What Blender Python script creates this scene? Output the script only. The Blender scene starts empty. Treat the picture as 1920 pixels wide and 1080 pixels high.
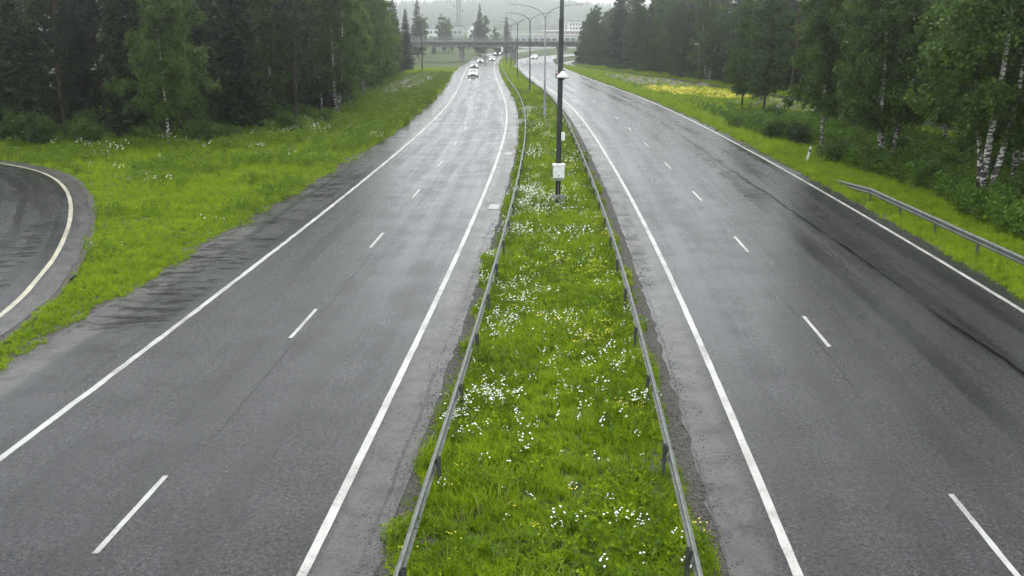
import bpy, bmesh, math, random
import numpy as np
from mathutils import Vector, Matrix, noise

scene = bpy.context.scene
col = scene.collection
R_ = math.radians

# ------------------------------------------------------------------ camera, sky, sun, exposure
cam_d = bpy.data.cameras.new('camera')
cam_d.sensor_width = 36.0
cam_d.lens = 36.0
cam_d.clip_start = 0.1
cam_d.clip_end = 9000
cam = bpy.data.objects.new('camera', cam_d)
col.objects.link(cam)
cam.location = (0, 0, 8.4)
cam.rotation_euler = (math.pi / 2 - math.atan(493 / 1920), 0, 0)
scene.camera = cam

SUN_EL, SUN_ROT = 55.0, 0.0
world = bpy.data.worlds.new('World')
scene.world = world
world.use_nodes = True
wt = world.node_tree
wt.nodes.clear()
w_out = wt.nodes.new('ShaderNodeOutputWorld')
w_bg = wt.nodes.new('ShaderNodeBackground')
w_sky = wt.nodes.new('ShaderNodeTexSky')
w_sky.sky_type = 'NISHITA'
w_sky.sun_disc = False
w_sky.sun_elevation = R_(SUN_EL)
w_sky.sun_rotation = R_(SUN_ROT)
w_sky.air_density = 1.0
w_sky.dust_density = 6.0
w_sky.ozone_density = 1.0
w_hs = wt.nodes.new('ShaderNodeHueSaturation')      # overcast: the blue goes out of the sky
w_hs.inputs['Saturation'].default_value = 0.10
w_mix = wt.nodes.new('ShaderNodeMixRGB')            # an even cloud deck over the clear-sky gradient
w_mix.inputs[0].default_value = 0.8
w_mix.inputs[2].default_value = (6.6, 6.9, 7.1, 1)
wt.links.new(w_sky.outputs[0], w_hs.inputs['Color'])
wt.links.new(w_hs.outputs[0], w_mix.inputs[1])
wt.links.new(w_mix.outputs[0], w_bg.inputs['Color'])
w_bg.inputs['Strength'].default_value = 0.145
wt.links.new(w_bg.outputs[0], w_out.inputs['Surface'])

sun_d = bpy.data.lights.new('sun', 'SUN')
sun_d.energy = 0.5
sun_d.angle = R_(40)
sun_d.color = (1.0, 0.98, 0.95)
sun = bpy.data.objects.new('sun', sun_d)
col.objects.link(sun)
sun.rotation_euler = (R_(90 - SUN_EL), 0, R_(180 - SUN_ROT))

scene.view_settings.view_transform = 'Standard'
scene.view_settings.look = 'None'
scene.view_settings.gamma = 1
scene.view_settings.use_curve_mapping = False
scene.view_settings.exposure = 1.02
scene.render.engine = 'CYCLES'
cy = scene.cycles
cy.use_denoising = True
cy.max_bounces = 4
cy.diffuse_bounces = 2
cy.glossy_bounces = 2
cy.transmission_bounces = 2
cy.transparent_max_bounces = 4
cy.volume_bounces = 2
cy.caustics_reflective = False
cy.caustics_refractive = False
cy.sample_clamp_indirect = 6.0
cy.use_adaptive_sampling = True
cy.adaptive_threshold = 0.012

rng = np.random.default_rng(7)
random.seed(7)

# ------------------------------------------------------------------ helpers
def tag(o, label=None, cat=None, group=None, kind=None):
    if label: o['label'] = label
    if cat: o['category'] = cat
    if group: o['group'] = group
    if kind: o['kind'] = kind
    return o

def empty(name, loc=(0, 0, 0), rz=0.0, sc=1.0):
    o = bpy.data.objects.new(name, None)
    o.empty_display_size = 0.3
    col.objects.link(o)
    o.location = loc
    o.rotation_euler = (0, 0, rz)
    o.scale = (sc, sc, sc)
    return o

def link(name, mesh, parent=None, loc=None, rz=None):
    o = bpy.data.objects.new(name, mesh)
    col.objects.link(o)
    if parent is not None: o.parent = parent
    if loc is not None: o.location = loc
    if rz is not None: o.rotation_euler = (0, 0, rz)
    return o

def copy_tree(o, parent=None):
    c = o.copy()
    col.objects.link(c)
    c.parent = parent
    for ch in list(o.children):
        copy_tree(ch, c)
    return c

class MB:
    """collects faces for one mesh"""
    def __init__(s): s.v = []; s.f = []
    def add(s, vs, fs):
        b = len(s.v); s.v += [tuple(p) for p in vs]
        s.f += [tuple(i + b for i in f) for f in fs]
        return s
    def box(s, x0, x1, y0, y1, z0, z1, M=None, taper=1.0):
        cx, cy_ = (x0 + x1) / 2, (y0 + y1) / 2
        t = taper
        vs = [Vector((x, y, z0)) for x, y in ((x0, y0), (x1, y0), (x1, y1), (x0, y1))]
        vs += [Vector((cx + (x - cx) * t, cy_ + (y - cy_) * t, z1)) for x, y in ((x0, y0), (x1, y0), (x1, y1), (x0, y1))]
        if M is not None: vs = [M @ p for p in vs]
        return s.add(vs, [(3, 2, 1, 0), (4, 5, 6, 7), (0, 1, 5, 4), (1, 2, 6, 5), (2, 3, 7, 6), (3, 0, 4, 7)])
    def tube(s, pts, rad, n=8, caps=True):
        pts = [Vector(p) for p in pts]
        if not hasattr(rad, '__len__'): rad = [rad] * len(pts)
        vs, fs = [], []
        prev = None
        for i, p in enumerate(pts):
            d = (pts[min(i + 1, len(pts) - 1)] - pts[max(i - 1, 0)]).normalized()
            a = prev if prev is not None else (Vector((1, 0, 0)) if abs(d.x) < .9 else Vector((0, 1, 0)))
            x = (a - d * a.dot(d)).normalized()
            prev = x
            y = d.cross(x)
            for k in range(n):
                t = 2 * math.pi * k / n
                vs.append(p + (x * math.cos(t) + y * math.sin(t)) * rad[i])
        for i in range(len(pts) - 1):
            for k in range(n):
                k2 = (k + 1) % n
                fs.append((i * n + k, i * n + k2, (i + 1) * n + k2, (i + 1) * n + k))
        if caps:
            fs.append(tuple(range(n - 1, -1, -1)))
            b = (len(pts) - 1) * n
            fs.append(tuple(b + k for k in range(n)))
        return s.add(vs, fs)
    def mesh(s, name, mat, smooth=False):
        m = bpy.data.meshes.new(name)
        m.from_pydata(s.v, [], s.f)
        if mat: m.materials.append(mat)
        if smooth:
            m.polygons.foreach_set('use_smooth', [True] * len(m.polygons))
        m.update()
        return m
    def build(s, name, mat, parent=None, smooth=False):
        return link(name, s.mesh(name, mat, smooth), parent)

def np_mesh(name, V, F, mat, smooth=False):
    """V (n,3); F (m,k) with constant k"""
    V = np.asarray(V, dtype=np.float32); F = np.asarray(F, dtype=np.int32)
    m = bpy.data.meshes.new(name)
    m.vertices.add(len(V)); m.vertices.foreach_set('co', V.ravel())
    k = F.shape[1]
    m.loops.add(F.size); m.loops.foreach_set('vertex_index', F.ravel())
    m.polygons.add(len(F))
    m.polygons.foreach_set('loop_start', np.arange(0, F.size, k, dtype=np.int32))
    m.polygons.foreach_set('loop_total', np.full(len(F), k, dtype=np.int32))
    m.update(calc_edges=True)
    m.validate()
    if mat: m.materials.append(mat)
    if smooth: m.polygons.foreach_set('use_smooth', [True] * len(m.polygons))
    return m

# ------------------------------------------------------------------ materials
class NT:
    def __init__(s, name):
        s.m = bpy.data.materials.new(name); s.m.use_nodes = True
        s.t = s.m.node_tree; s.t.nodes.clear()
        s.out = s.t.nodes.new('ShaderNodeOutputMaterial')
    def n(s, typ, props=None, **ins):
        nd = s.t.nodes.new(typ)
        for k, v in (props or {}).items(): setattr(nd, k, v)
        for k, v in ins.items():
            key = int(k[1:]) if k[0] == '_' and k[1:].isdigit() else k.replace('_', ' ')
            s.set(nd.inputs[key], v)
        return nd
    def set(s, sock, v):
        if isinstance(v, bpy.types.NodeSocket): s.t.links.new(v, sock)
        elif isinstance(v, bpy.types.Node): s.t.links.new(v.outputs[0], sock)
        elif hasattr(sock.default_value, '__len__') and hasattr(v, '__len__'):
            n = len(sock.default_value); v = tuple(v)
            sock.default_value = v if len(v) == n else (v + (1,))[:n]
        else: sock.default_value = v
    def math(s, op, a, b=0.0, c=0.0, clamp=False):
        nd = s.t.nodes.new('ShaderNodeMath'); nd.operation = op; nd.use_clamp = clamp
        for i, v in enumerate((a, b, c)): s.set(nd.inputs[i], v)
        return nd.outputs[0]
    def mix(s, f, a, b):
        nd = s.t.nodes.new('ShaderNodeMixRGB')
        s.set(nd.inputs[0], f); s.set(nd.inputs[1], a); s.set(nd.inputs[2], b)
        return nd.outputs[0]
    def ramp(s, f, lo, hi, a=0.0, b=1.0, smooth=True):
        nd = s.t.nodes.new('ShaderNodeMapRange')
        nd.interpolation_type = 'SMOOTHSTEP' if smooth else 'LINEAR'
        for i, v in enumerate((f, lo, hi, a, b)): s.set(nd.inputs[i], v)
        return nd.outputs[0]
    def noise(s, vec, scale, detail=3.0, rough=0.55, dist=0.0):
        nd = s.t.nodes.new('ShaderNodeTexNoise')
        if vec is not None: s.set(nd.inputs['Vector'], vec)
        nd.inputs['Scale'].default_value = scale
        nd.inputs['Detail'].default_value = detail
        nd.inputs['Roughness'].default_value = rough
        nd.inputs['Distortion'].default_value = dist
        return nd.outputs['Fac']
    def pos(s): return s.n('ShaderNodeNewGeometry').outputs['Position']
    def comb(s, x, y, z=0.0):
        nd = s.t.nodes.new('ShaderNodeCombineXYZ')
        for i, v in enumerate((x, y, z)): s.set(nd.inputs[i], v)
        return nd.outputs[0]
    def bsdf(s, color, rough, metal=0.0, spec=0.5, bump=None, bstr=0.3, bdist=0.01):
        b = s.t.nodes.new('ShaderNodeBsdfPrincipled')
        s.set(b.inputs['Base Color'], color); s.set(b.inputs['Roughness'], rough)
        s.set(b.inputs['Metallic'], metal); s.set(b.inputs['Specular IOR Level'], spec)
        if bump is not None:
            bp = s.t.nodes.new('ShaderNodeBump')
            bp.inputs['Strength'].default_value = bstr; bp.inputs['Distance'].default_value = bdist
            s.set(bp.inputs['Height'], bump)
            s.t.links.new(bp.outputs[0], b.inputs['Normal'])
        return b
    def done(s, sh):
        s.t.links.new(sh.outputs[0], s.out.inputs['Surface'])
        return s.m

def simple(name, c, rough=0.5, metal=0.0, var=0.25, scale=6.0, spec=0.5, bstr=0.1):
    """a plain painted / metal / concrete surface with dirt mottling and slight relief"""
    t = NT(name)
    p = t.n('ShaderNodeTexCoord').outputs['Object']
    a = t.noise(p, scale, 5)
    f = t.ramp(a, 0.3, 0.7)
    dark = tuple(x * (1 - var) for x in c)
    cc = t.mix(f, dark, tuple(min(1, x * (1 + var * .5)) for x in c))
    r = t.ramp(t.noise(p, scale * 2.3, 3), .3, .7, max(.05, rough - .1), min(1, rough + .12))
    return t.done(t.bsdf(cc, r, metal, spec, a, bstr, 0.01))

def foliage(name, a, b, trans=0.3, rough=0.5, pscale=0.08, spec=.15):
    t = NT(name)
    oi = t.n('ShaderNodeObjectInfo').outputs['Random']
    gi = t.n('ShaderNodeNewGeometry')
    rp = gi.outputs['Random Per Island']
    big = t.noise(gi.outputs['Position'], pscale, 3)
    clump = t.ramp(t.noise(gi.outputs['Position'], 1.1, 2), .36, .64)  # leaf tone by clump, pushed further to paint in lit sprays and dark gaps
    f = t.math('ADD', t.math('ADD', t.math('MULTIPLY', rp, .35), t.math('MULTIPLY', clump, .35)), t.math('ADD', t.math('MULTIPLY', oi, .25), t.math('SUBTRACT', t.math('MULTIPLY', big, .9), .42)), clamp=True)
    c = t.mix(f, a, b)
    bs = t.bsdf(c, rough, 0, spec)
    tr = t.n('ShaderNodeBsdfTranslucent')
    t.set(tr.inputs['Color'], t.mix(.5, c, tuple(min(1, x * 1.5) for x in b)))
    mx = t.n('ShaderNodeMixShader')
    mx.inputs[0].default_value = trans
    t.t.links.new(bs.outputs[0], mx.inputs[1]); t.t.links.new(tr.outputs[0], mx.inputs[2])
    return t.done(mx)

def asphalt(name, seams=(), bands=(), tone=1.0, silt=()):
    """wet worn asphalt; UV = (metres across, metres along).
    seams: (u, half width, wobble, v_from, v_to); bands of transverse cracking: (u0, u1, v0, v1); silt: (u0, u1) paler washed strips"""
    t = NT(name)
    uv = t.n('ShaderNodeUVMap').outputs[0]
    sp = t.n('ShaderNodeSeparateXYZ', _0=uv)
    u, v = sp.outputs[0], sp.outputs[1]
    fine = t.noise(uv, 26, 4, .7)
    grit = t.n('ShaderNodeTexVoronoi', {'feature': 'F1'}, Vector=uv, Scale=34.0).outputs['Color']
    gritv = t.n('ShaderNodeSeparateXYZ', _0=grit).outputs[0]
    mid = t.noise(uv, .55, 6, .6)
    streak = t.noise(t.comb(t.math('MULTIPLY', u, 1.3), t.math('MULTIPLY', v, .05)), 1.0, 4, .6)
    streak2 = t.noise(t.comb(t.math('MULTIPLY', u, 4.5), t.math('MULTIPLY', v, .10)), 1.0, 3, .6)
    base = t.mix(t.ramp(mid, .3, .7), (.016 * tone, .0160 * tone, .0178 * tone), (.030 * tone, .0297 * tone, .0324 * tone))
    base = t.mix(t.math('MULTIPLY', t.ramp(streak, .42, .66), .55), base, (.020, .0205, .022))
    base = t.mix(t.math('MULTIPLY', t.ramp(gritv, .72, .95), .55), base, (.11, .107, .104))
    base = t.mix(t.math('MULTIPLY', t.ramp(fine, .55, .35), .7), base, (.018, .018, .019))
    lump = t.noise(uv, 11.0, 5, .75)
    base = t.mix(t.math('MULTIPLY', t.ramp(lump, .52, .36), .5), base, (.010, .010, .011))
    base = t.mix(t.math('MULTIPLY', t.ramp(lump, .56, .72), .5), base, (.062, .061, .060))
    trk = t.math('COSINE', t.math('ADD', t.math('MULTIPLY', u, 6.2832 / 1.76), t.math('MULTIPLY', streak, 2.2)))
    trk = t.math('MULTIPLY', t.ramp(trk, .0, .95), t.ramp(t.noise(t.comb(t.math('MULTIPLY', u, .4), t.math('MULTIPLY', v, .035)), 1.0, 3, .6), .35, .6))
    base = t.mix(t.math('MULTIPLY', trk, .5), base, (.012, .0122, .013))
    rough = t.ramp(t.math('ADD', t.math('MULTIPLY', streak, .6), t.math('MULTIPLY', mid, .4)), .35, .65, .36, .19)
    rough = t.math('SUBTRACT', rough, t.math('MULTIPLY', trk, .09))
    for (u0, u1) in silt:
        m = t.math('MULTIPLY', t.ramp(u, u0 - .12, u0 + .12), t.ramp(u, u1 + .2, u1 - .2))
        m = t.math('MULTIPLY', m, t.ramp(t.noise(uv, 1.4, 5, .65), .25, .62))
        base = t.mix(t.math('MULTIPLY', m, .75), base, (.085, .082, .075))
    dark = None
    for (us, hw, wob, v0, v1, *sl) in seams:
        wn = t.noise(t.comb(0.37 * us, v, 0), .22, 4, .6)
        off = t.math('MULTIPLY', t.math('SUBTRACT', wn, .5), wob)
        if sl: off = t.math('ADD', off, t.math('MULTIPLY', t.math('MAXIMUM', t.math('SUBTRACT', 68.0, v), 0.0), sl[0]))
        d = t.math('ABSOLUTE', t.math('SUBTRACT', t.math('SUBTRACT', u, us), off))
        m = t.ramp(d, hw, hw * .45)
        m = t.math('MULTIPLY', m, t.ramp(t.noise(t.comb(us, t.math('MULTIPLY', v, .13), u), 1.0, 4, .7), .39, .52))
        m = t.math('MULTIPLY', m, t.math('MULTIPLY', t.ramp(v, v0, v0 + 6), t.ramp(v, v1, v1 - 10)))
        m = t.math('MULTIPLY', m, 1.0 if hw > .08 else .42)
        dark = m if dark is None else t.math('MAXIMUM', dark, m)
    for (u0, u1, v0, v1) in bands:
        m = t.ramp(t.noise(t.comb(t.math('MULTIPLY', u, .55), t.math('MULTIPLY', v, 1.9)), 1.0, 6, .75, .8), .44, .60, 0.0, .95)
        m = t.math('MULTIPLY', m, t.math('MULTIPLY', t.ramp(u, u0, u0 + .25), t.ramp(u, u1, u1 - .3)))
        m = t.math('MULTIPLY', m, t.math('MULTIPLY', t.ramp(v, v0, v0 + 5), t.ramp(v, v1, v1 - 6)))
        m = t.math('MULTIPLY', m, t.ramp(t.noise(uv, .30, 4, .65), .38, .50))
        dark = m if dark is None else t.math('MAXIMUM', dark, m)
    if dark is None: dark = t.math('MULTIPLY', t.ramp(t.noise(uv, .8, 5, .7), .62, .75), .5)
    base = t.mix(t.math('MULTIPLY', dark, .92), base, (.006, .006, .0065))
    rough = t.math('SUBTRACT', rough, t.math('MULTIPLY', dark, .12))
    h = t.math('SUBTRACT', t.math('ADD', t.math('ADD', t.math('MULTIPLY', fine, .7), t.math('MULTIPLY', lump, 1.2)), t.math('MULTIPLY', streak2, .5)), t.math('MULTIPLY', dark, .8))
    sp_ = t.math('MULTIPLY', t.math('SUBTRACT', 1.0, t.math('MULTIPLY', dark, .85)), t.ramp(lump, .32, .56, .06, .165))
    sp_ = t.math('MULTIPLY', sp_, t.ramp(fine, .35, .55, .55, 1.0))
    return t.done(t.bsdf(base, rough, 0, sp_, h, .42, .010))

def paint(name, ca=(.30, .295, .265), cb=(.42, .42, .395)):
    t = NT(name)
    p = t.pos()
    sp = t.noise(p, 30, 3, .7)
    big = t.noise(p, .5, 4, .6)
    wear = t.ramp(t.math('ADD', t.math('MULTIPLY', sp, .75), t.math('MULTIPLY', big, .35)), (.545), .40)
    c = t.mix(t.ramp(big, .3, .7), ca, cb)
    c = t.mix(t.math('MULTIPLY', t.ramp(t.noise(p, 2.2, 5, .7), .48, .66), .45), c, (.16, .155, .145))
    c = t.mix(wear, c, (.07, .07, .07))
    return t.done(t.bsdf(c, .42, 0, .5, sp, .25, .006))

def grass_ground(name):
    t = NT(name)
    p = t.pos()
    a = t.noise(p, .25, 6, .65); b = t.noise(p, 3.0, 5, .7)
    c = t.mix(t.ramp(a, .35, .65), (.035, .060, .012), (.075, .115, .020))
    c = t.mix(t.ramp(b, .58, .38), c, (.020, .026, .010))
    return t.done(t.bsdf(c, .9, 0, .2, b, .8, .06))

def gravel_mat(name):
    t = NT(name)
    p = t.pos()
    vo = t.n('ShaderNodeTexVoronoi', {'feature': 'F1'}, Vector=p, Scale=22.0)
    g = t.n('ShaderNodeSeparateXYZ', _0=vo.outputs['Color']).outputs[0]
    b = t.noise(p, 1.2, 5, .65)
    c = t.mix(g, (.016, .014, .012), (.10, .092, .082))
    c = t.mix(t.math('MULTIPLY', t.ramp(b, .45, .6), .8), c, (.070, .066, .060))
    c = t.mix(t.math('MULTIPLY', t.ramp(t.noise(p, .8, 4), .56, .68), .7), c, (.045, .065, .018))
    return t.done(t.bsdf(c, .75, 0, .12, vo.outputs['Distance'], .5, .015))

def bark_birch(name):
    t = NT(name)
    p = t.n('ShaderNodeTexCoord').outputs['Object']
    s = t.n('ShaderNodeSeparateXYZ', _0=p)
    a = t.noise(t.n('ShaderNodeMapping', Vector=p, Scale=(3.0, 3.0, 11.0)), 1.0, 4, .6)
    low = t.ramp(s.outputs[2], 5.0, .3)
    m = t.ramp(t.math('ADD', a, t.math('MULTIPLY', low, .10)), .50, .58)
    c = t.mix(m, (.60, .58, .53), (.035, .032, .03))
    c = t.mix(t.math('MULTIPLY', t.ramp(t.noise(p, .8, 3), .45, .7), .4), c, (.22, .20, .16))
    return t.done(t.bsdf(c, .75, 0, .3, a, .4, .02))

def bark(name, a, b, zmix=None):
    t = NT(name)
    p = t.n('ShaderNodeTexCoord').outputs['Object']
    n1 = t.noise(t.n('ShaderNodeMapping', Vector=p, Scale=(9, 9, 2)), 1.0, 5, .65)
    c = t.mix(t.ramp(n1, .35, .65), a, b)
    if zmix:
        z = t.n('ShaderNodeSeparateXYZ', _0=p).outputs[2]
        c = t.mix(t.ramp(z, zmix[0], zmix[1]), c, t.mix(n1, (.16, .065, .022), (.34, .15, .055)))
    return t.done(t.bsdf(c, .85, 0, .3, n1, .6, .03))

def glass_mat(name):
    t = NT(name)
    p = t.n('ShaderNodeTexCoord').outputs['Object']
    c = t.mix(t.noise(p, 3, 2), (.012, .014, .017), (.03, .034, .04))
    return t.done(t.bsdf(c, .06, 0, .8))

def lamp_glow(name, c, strength):
    t = NT(name)
    e = t.n('ShaderNodeEmission')
    e.inputs['Color'].default_value = (*c, 1); e.inputs['Strength'].default_value = strength
    return t.done(e)

M = dict(
    asphalt_left=asphalt('asphalt_left', seams=[(-3.3, .05, .25, 15, 330), (-7.75, .07, .5, 20, 120), (-9.0, .05, 1.2, 24, 110), (-5.2, .04, .6, 25, 160), (.85, .05, .3, 12, 140), (-1.8, .03, .5, 40, 230)],
                         bands=[(-10.2, -7.45, 24, 66), (-9.4, -7.2, 66, 170)], silt=[(.15, 1.2), (-10.2, -9.1)]),
    asphalt_right=asphalt('asphalt_right', seams=[(14.25, .10, .5, 8, 175, .028), (14.15, .075, .9, 10, 165, .028), (13.9, .06, 1.3, 30, 150, .01), (16.0, .05, .8, 50, 120), (6.75, .05, .25, 12, 160), (11.0, .035, .3, 18, 200), (13.5, .05, 1.6, 35, 140)],
                          bands=[(5.9, 7.3, 30, 110), (13.2, 14.8, 48, 80)], silt=[(5.9, 7.5)]),
    asphalt_ramp=asphalt('asphalt_ramp', bands=[(-5, -.6, 35, 62)], tone=.9, silt=[(.15, 1.0)]),
    asphalt_path=asphalt('asphalt_path', tone=1.25),
    paint=paint('road_paint'), old_paint=paint('yellowed_road_paint', (.30, .27, .19), (.40, .37, .27)),
    ground=grass_ground('grass_ground'),
    gravel=gravel_mat('wet_gravel'),
    grass=foliage('grass_blades', (.062, .138, .004), (.295, .405, .012), .4, .5, .35),
    grass_dark=foliage('weed_leaves', (.045, .095, .006), (.16, .245, .014), .32, .5, .3),
    herb=foliage('herb_leaves', (.024, .062, .007), (.105, .185, .018), .3, .5, .3),
    aspen_leaf=foliage('aspen_leaves', (.018, .046, .007), (.125, .210, .030), .32, .45),
    straw=simple('dry_straw', (.27, .27, .10), .7, 0, .3),
    petal=simple('white_petals', (.82, .82, .78), .6, 0, .05),
    yellow=simple('yellow_petals', (.72, .64, .02), .6, 0, .1),
    pink=simple('lupine_petals', (.30, .19, .27), .6, 0, .3, 2.0),
    pale=simple('pale_umbels', (.36, .37, .30), .6, 0, .1),
    birch_leaf=foliage('birch_leaves', (.010, .030, .005), (.092, .160, .024), .28, .42),
    alder_leaf=foliage('alder_leaves', (.012, .034, .006), (.070, .128, .022), .25, .42),
    spruce_leaf=foliage('spruce_needles', (.003, .009, .003), (.024, .050, .016), .12, .5),
    pine_leaf=foliage('pine_needles', (.005, .012, .006), (.023, .040, .017), .12, .5),
    shrub_leaf=foliage('shrub_leaves', (.018, .050, .008), (.080, .145, .022), .28, .42),
    birch_bark=bark_birch('birch_bark'),
    dark_bark=bark('dark_bark', (.018, .015, .012), (.06, .05, .042)),
    pine_bark=bark('pine_bark', (.025, .019, .015), (.075, .055, .042), (5.5, 9.0)),
    pine_dark=bark('pine_dark_bark', (.020, .016, .013), (.06, .046, .036)),
    galv=simple('galvanised_steel', (.12, .13, .118), .55, .25, .3, 3.0),
    post=simple('weathered_post', (.10, .108, .10), .6, .3, .4, 5.0),
    dark_pole=simple('dark_pole_paint', (.016, .017, .017), .5, .1, .3, 2.0),
    grey_pole=simple('grey_pole_paint', (.22, .235, .24), .4, .3, .25, 2.0),
    lamp_body=simple('lamp_housing', (.42, .44, .44), .4, .2, .2),
    lamp_lens=simple('lamp_lens', (.55, .57, .55), .2, 0, .1),
    white=simple('white_enamel', (.78, .79, .77), .35, 0, .12),
    plate=simple('grey_plate', (.27, .28, .27), .5, .2, .25),
    black=simple('black_rubber', (.012, .012, .012), .7, 0, .3),
    concrete=simple('bridge_concrete', (.30, .31, .30), .75, 0, .3, .7),
    concrete_dark=simple('edge_beam_concrete', (.085, .09, .09), .75, 0, .35, .9),
    steel_rail=simple('bridge_rail_steel', (.20, .22, .22), .5, .3, .2),
    wall_white=simple('white_cladding', (.72, .74, .73), .6, 0, .1, .4),
    wall_grey=simple('grey_cladding', (.40, .42, .42), .6, 0, .15, .4),
    wall_red=simple('red_cladding', (.40, .27, .25), .6, 0, .15, .4),
    roof=simple('roof_felt', (.10, .105, .11), .7, 0, .25, .5),
    glass=glass_mat('window_glass'),
    mast_steel=simple('mast_steel', (.16, .17, .175), .5, .4, .2),
    car_silver=simple('silver_car_paint', (.50, .52, .54), .22, .3, .08, 1.0),
    car_white=simple('white_car_paint', (.80, .81, .81), .22, 0, .05, 1.0),
    car_dark=simple('dark_car_paint', (.035, .04, .05), .2, .2, .1, 1.0),
    car_grey=simple('grey_car_paint', (.14, .15, .16), .22, .3, .1, 1.0),
    head=lamp_glow('headlight_glow', (1.0, .97, .9), 7.0),
    tail=lamp_glow('tail_light_glow', (1.0, .05, .03), .8),
    far_leaf=foliage('far_forest', (.018, .034, .016), (.05, .08, .03), .1, .6, .01),
)

# ------------------------------------------------------------------ alignment of the highway
def drop(Y):
    Y = np.asarray(Y, dtype=float)
    y = np.clip(Y, 0, 300)
    return 2.5e-5 * y ** 2 + np.where(Y > 300, .4 * (1 - np.exp(-(np.maximum(Y, 300) - 300) * .0375)), 0)

def pchip(xs, ys):
    xs = np.array(xs, float); ys = np.array(ys, float)
    h = np.diff(xs); d = np.diff(ys) / h
    m = np.zeros_like(xs)
    m[1:-1] = (d[:-1] * h[1:] + d[1:] * h[:-1]) / (h[1:] + h[:-1])
    m[0], m[-1] = d[0], d[-1]
    def f(x):
        x = np.asarray(x, float)
        i = np.clip(np.searchsorted(xs, x) - 1, 0, len(xs) - 2)
        t = (x - xs[i]) / h[i]
        out = (2*t**3-3*t**2+1)*ys[i] + (t**3-2*t**2+t)*h[i]*m[i] + (-2*t**3+3*t**2)*ys[i+1] + (t**3-t**2)*h[i]*m[i+1]
        out = np.where(x < xs[0], ys[0] + (x - xs[0]) * m[0], out)
        return np.where(x > xs[-1], ys[-1] + (x - xs[-1]) * m[-1], out)
    return f

RX = pchip([0, 14.5, 30, 50, 63, 77, 93, 107, 120, 140, 155, 190, 225, 263, 290, 315, 340, 385, 420, 460, 500, 560, 640],
           [-4.2, -3.32, -2.42, -1.58, -1.08, -.70, -.50, -.52, -.72, -1.30, -1.80, -2.90, -3.75, -4.5, -4.75, -4.8, -4.8, -4.2, -1, 6, 16, 38, 78])
o_Lline = pchip([0, 20, 40, 65, 98, 150, 230, 300, 400], [-7.25, -7.2, -7.1, -7.1, -6.85, -6.2, -6.3, -6.6, -6.6])
o_Lasph = pchip([0, 25, 37, 54, 66, 98, 133, 228, 313, 400], [-10.4, -10.2, -10.2, -10.0, -9.4, -9.15, -8.5, -8.6, -8.2, -8.2])
o_Rrail = pchip([0, 13, 26, 41, 55, 77, 97, 134, 164, 216, 279, 313, 340, 365, 400, 440], [6.1, 6.1, 6.05, 5.85, 5.55, 5.25, 5.25, 5.3, 4.95, 4.75, 4.8, 5.2, 6.0, 8.3, 19.0, 34])
o_Rl = pchip([0, 14.5, 31, 46, 61, 82, 127, 160, 195, 218, 290, 313, 340, 365, 400, 440], [7.85, 7.82, 7.75, 7.6, 7.35, 7.15, 7.15, 6.85, 6.4, 6.35, 6.5, 6.8, 7.6, 10.0, 21.0, 36])
def smoothed(f, sig=17.0):
    g = np.arange(-60, 760, 1.0); k = np.arange(-60, 61); w = np.exp(-.5 * (k / sig) ** 2); w /= w.sum()
    pad = f(np.arange(-200, 900, 1.0)); a = np.convolve(pad, w, 'same'); v = (2 * a - np.convolve(a, w, 'same'))[140:-140]
    return lambda Y: np.interp(np.asarray(Y, float), g, v)
RX, o_Lline, o_Lasph, o_Rrail, o_Rl = [smoothed(f_) for f_ in (RX, o_Lline, o_Lasph, o_Rrail, o_Rl)]
zr = lambda Y: -drop(Y)

def ramp01(x, a, b):
    t = np.clip((np.asarray(x, float) - a) / (b - a), 0, 1)
    return t * t * (3 - 2 * t)

def smooth_noise(X, Y, s, seed=0.0):
    X, Y = np.broadcast_arrays(np.asarray(X, float), np.asarray(Y, float))
    out = np.empty(X.shape)
    it = np.nditer([X, Y, out], op_flags=[['readonly'], ['readonly'], ['writeonly']])
    for a, b, o in it: o[...] = noise.noise((float(a) * s, float(b) * s, seed))
    return out

def ground_z(X, Y, bumps=True):
    X = np.asarray(X, float); Y = np.asarray(Y, float)
    u = X - RX(Y)
    z = -drop(Y) - .05
    m = np.maximum(ramp01(u, 17.9, 22), ramp01(-u, 11.5, 15))
    if bumps:
        z = z - m * (.12 + .12 * smooth_noise(X, Y, .11, 3.0))
    # bridge approach embankments and the bank that the highway bends round
    side = np.maximum(ramp01(X, 33, 42), ramp01(-X, 34, 42))
    z = z + side * 5.2 * ramp01(16 - np.abs(Y - 324), 0, 10)
    z = z + 4.5 * ramp01(-u, 13, 45) * ramp01(Y, 390, 470)
    z = z + 2.2 * ramp01(u - o_Rl(np.clip(Y, 0, 440)), 14, 40) * ramp01(Y, 395, 460)
    return z

# ------------------------------------------------------------------ ground, roads
xs = np.concatenate([[-1300, -800, -400, -220, -140], np.arange(-100, 100.1, 2.0), [140, 220, 400, 800, 1300]])
ys = np.concatenate([[-120, -60], np.arange(-20, 500, 2.0), np.arange(500, 700, 20), [760, 900, 1200, 1700, 2500, 3050]])
GX, GY = np.meshgrid(xs, ys)
GZ = ground_z(GX, GY)
V = np.stack([GX, GY, GZ], -1).reshape(-1, 3)
nx, ny = len(xs), len(ys)
ii = (np.arange(ny - 1)[:, None] * nx + np.arange(nx - 1)[None, :]).ravel()
F = np.stack([ii, ii + 1, ii + 1 + nx, ii + nx], -1)
tag(link('ground', np_mesh('ground', V, F, M['ground'], True)), kind='structure')

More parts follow.
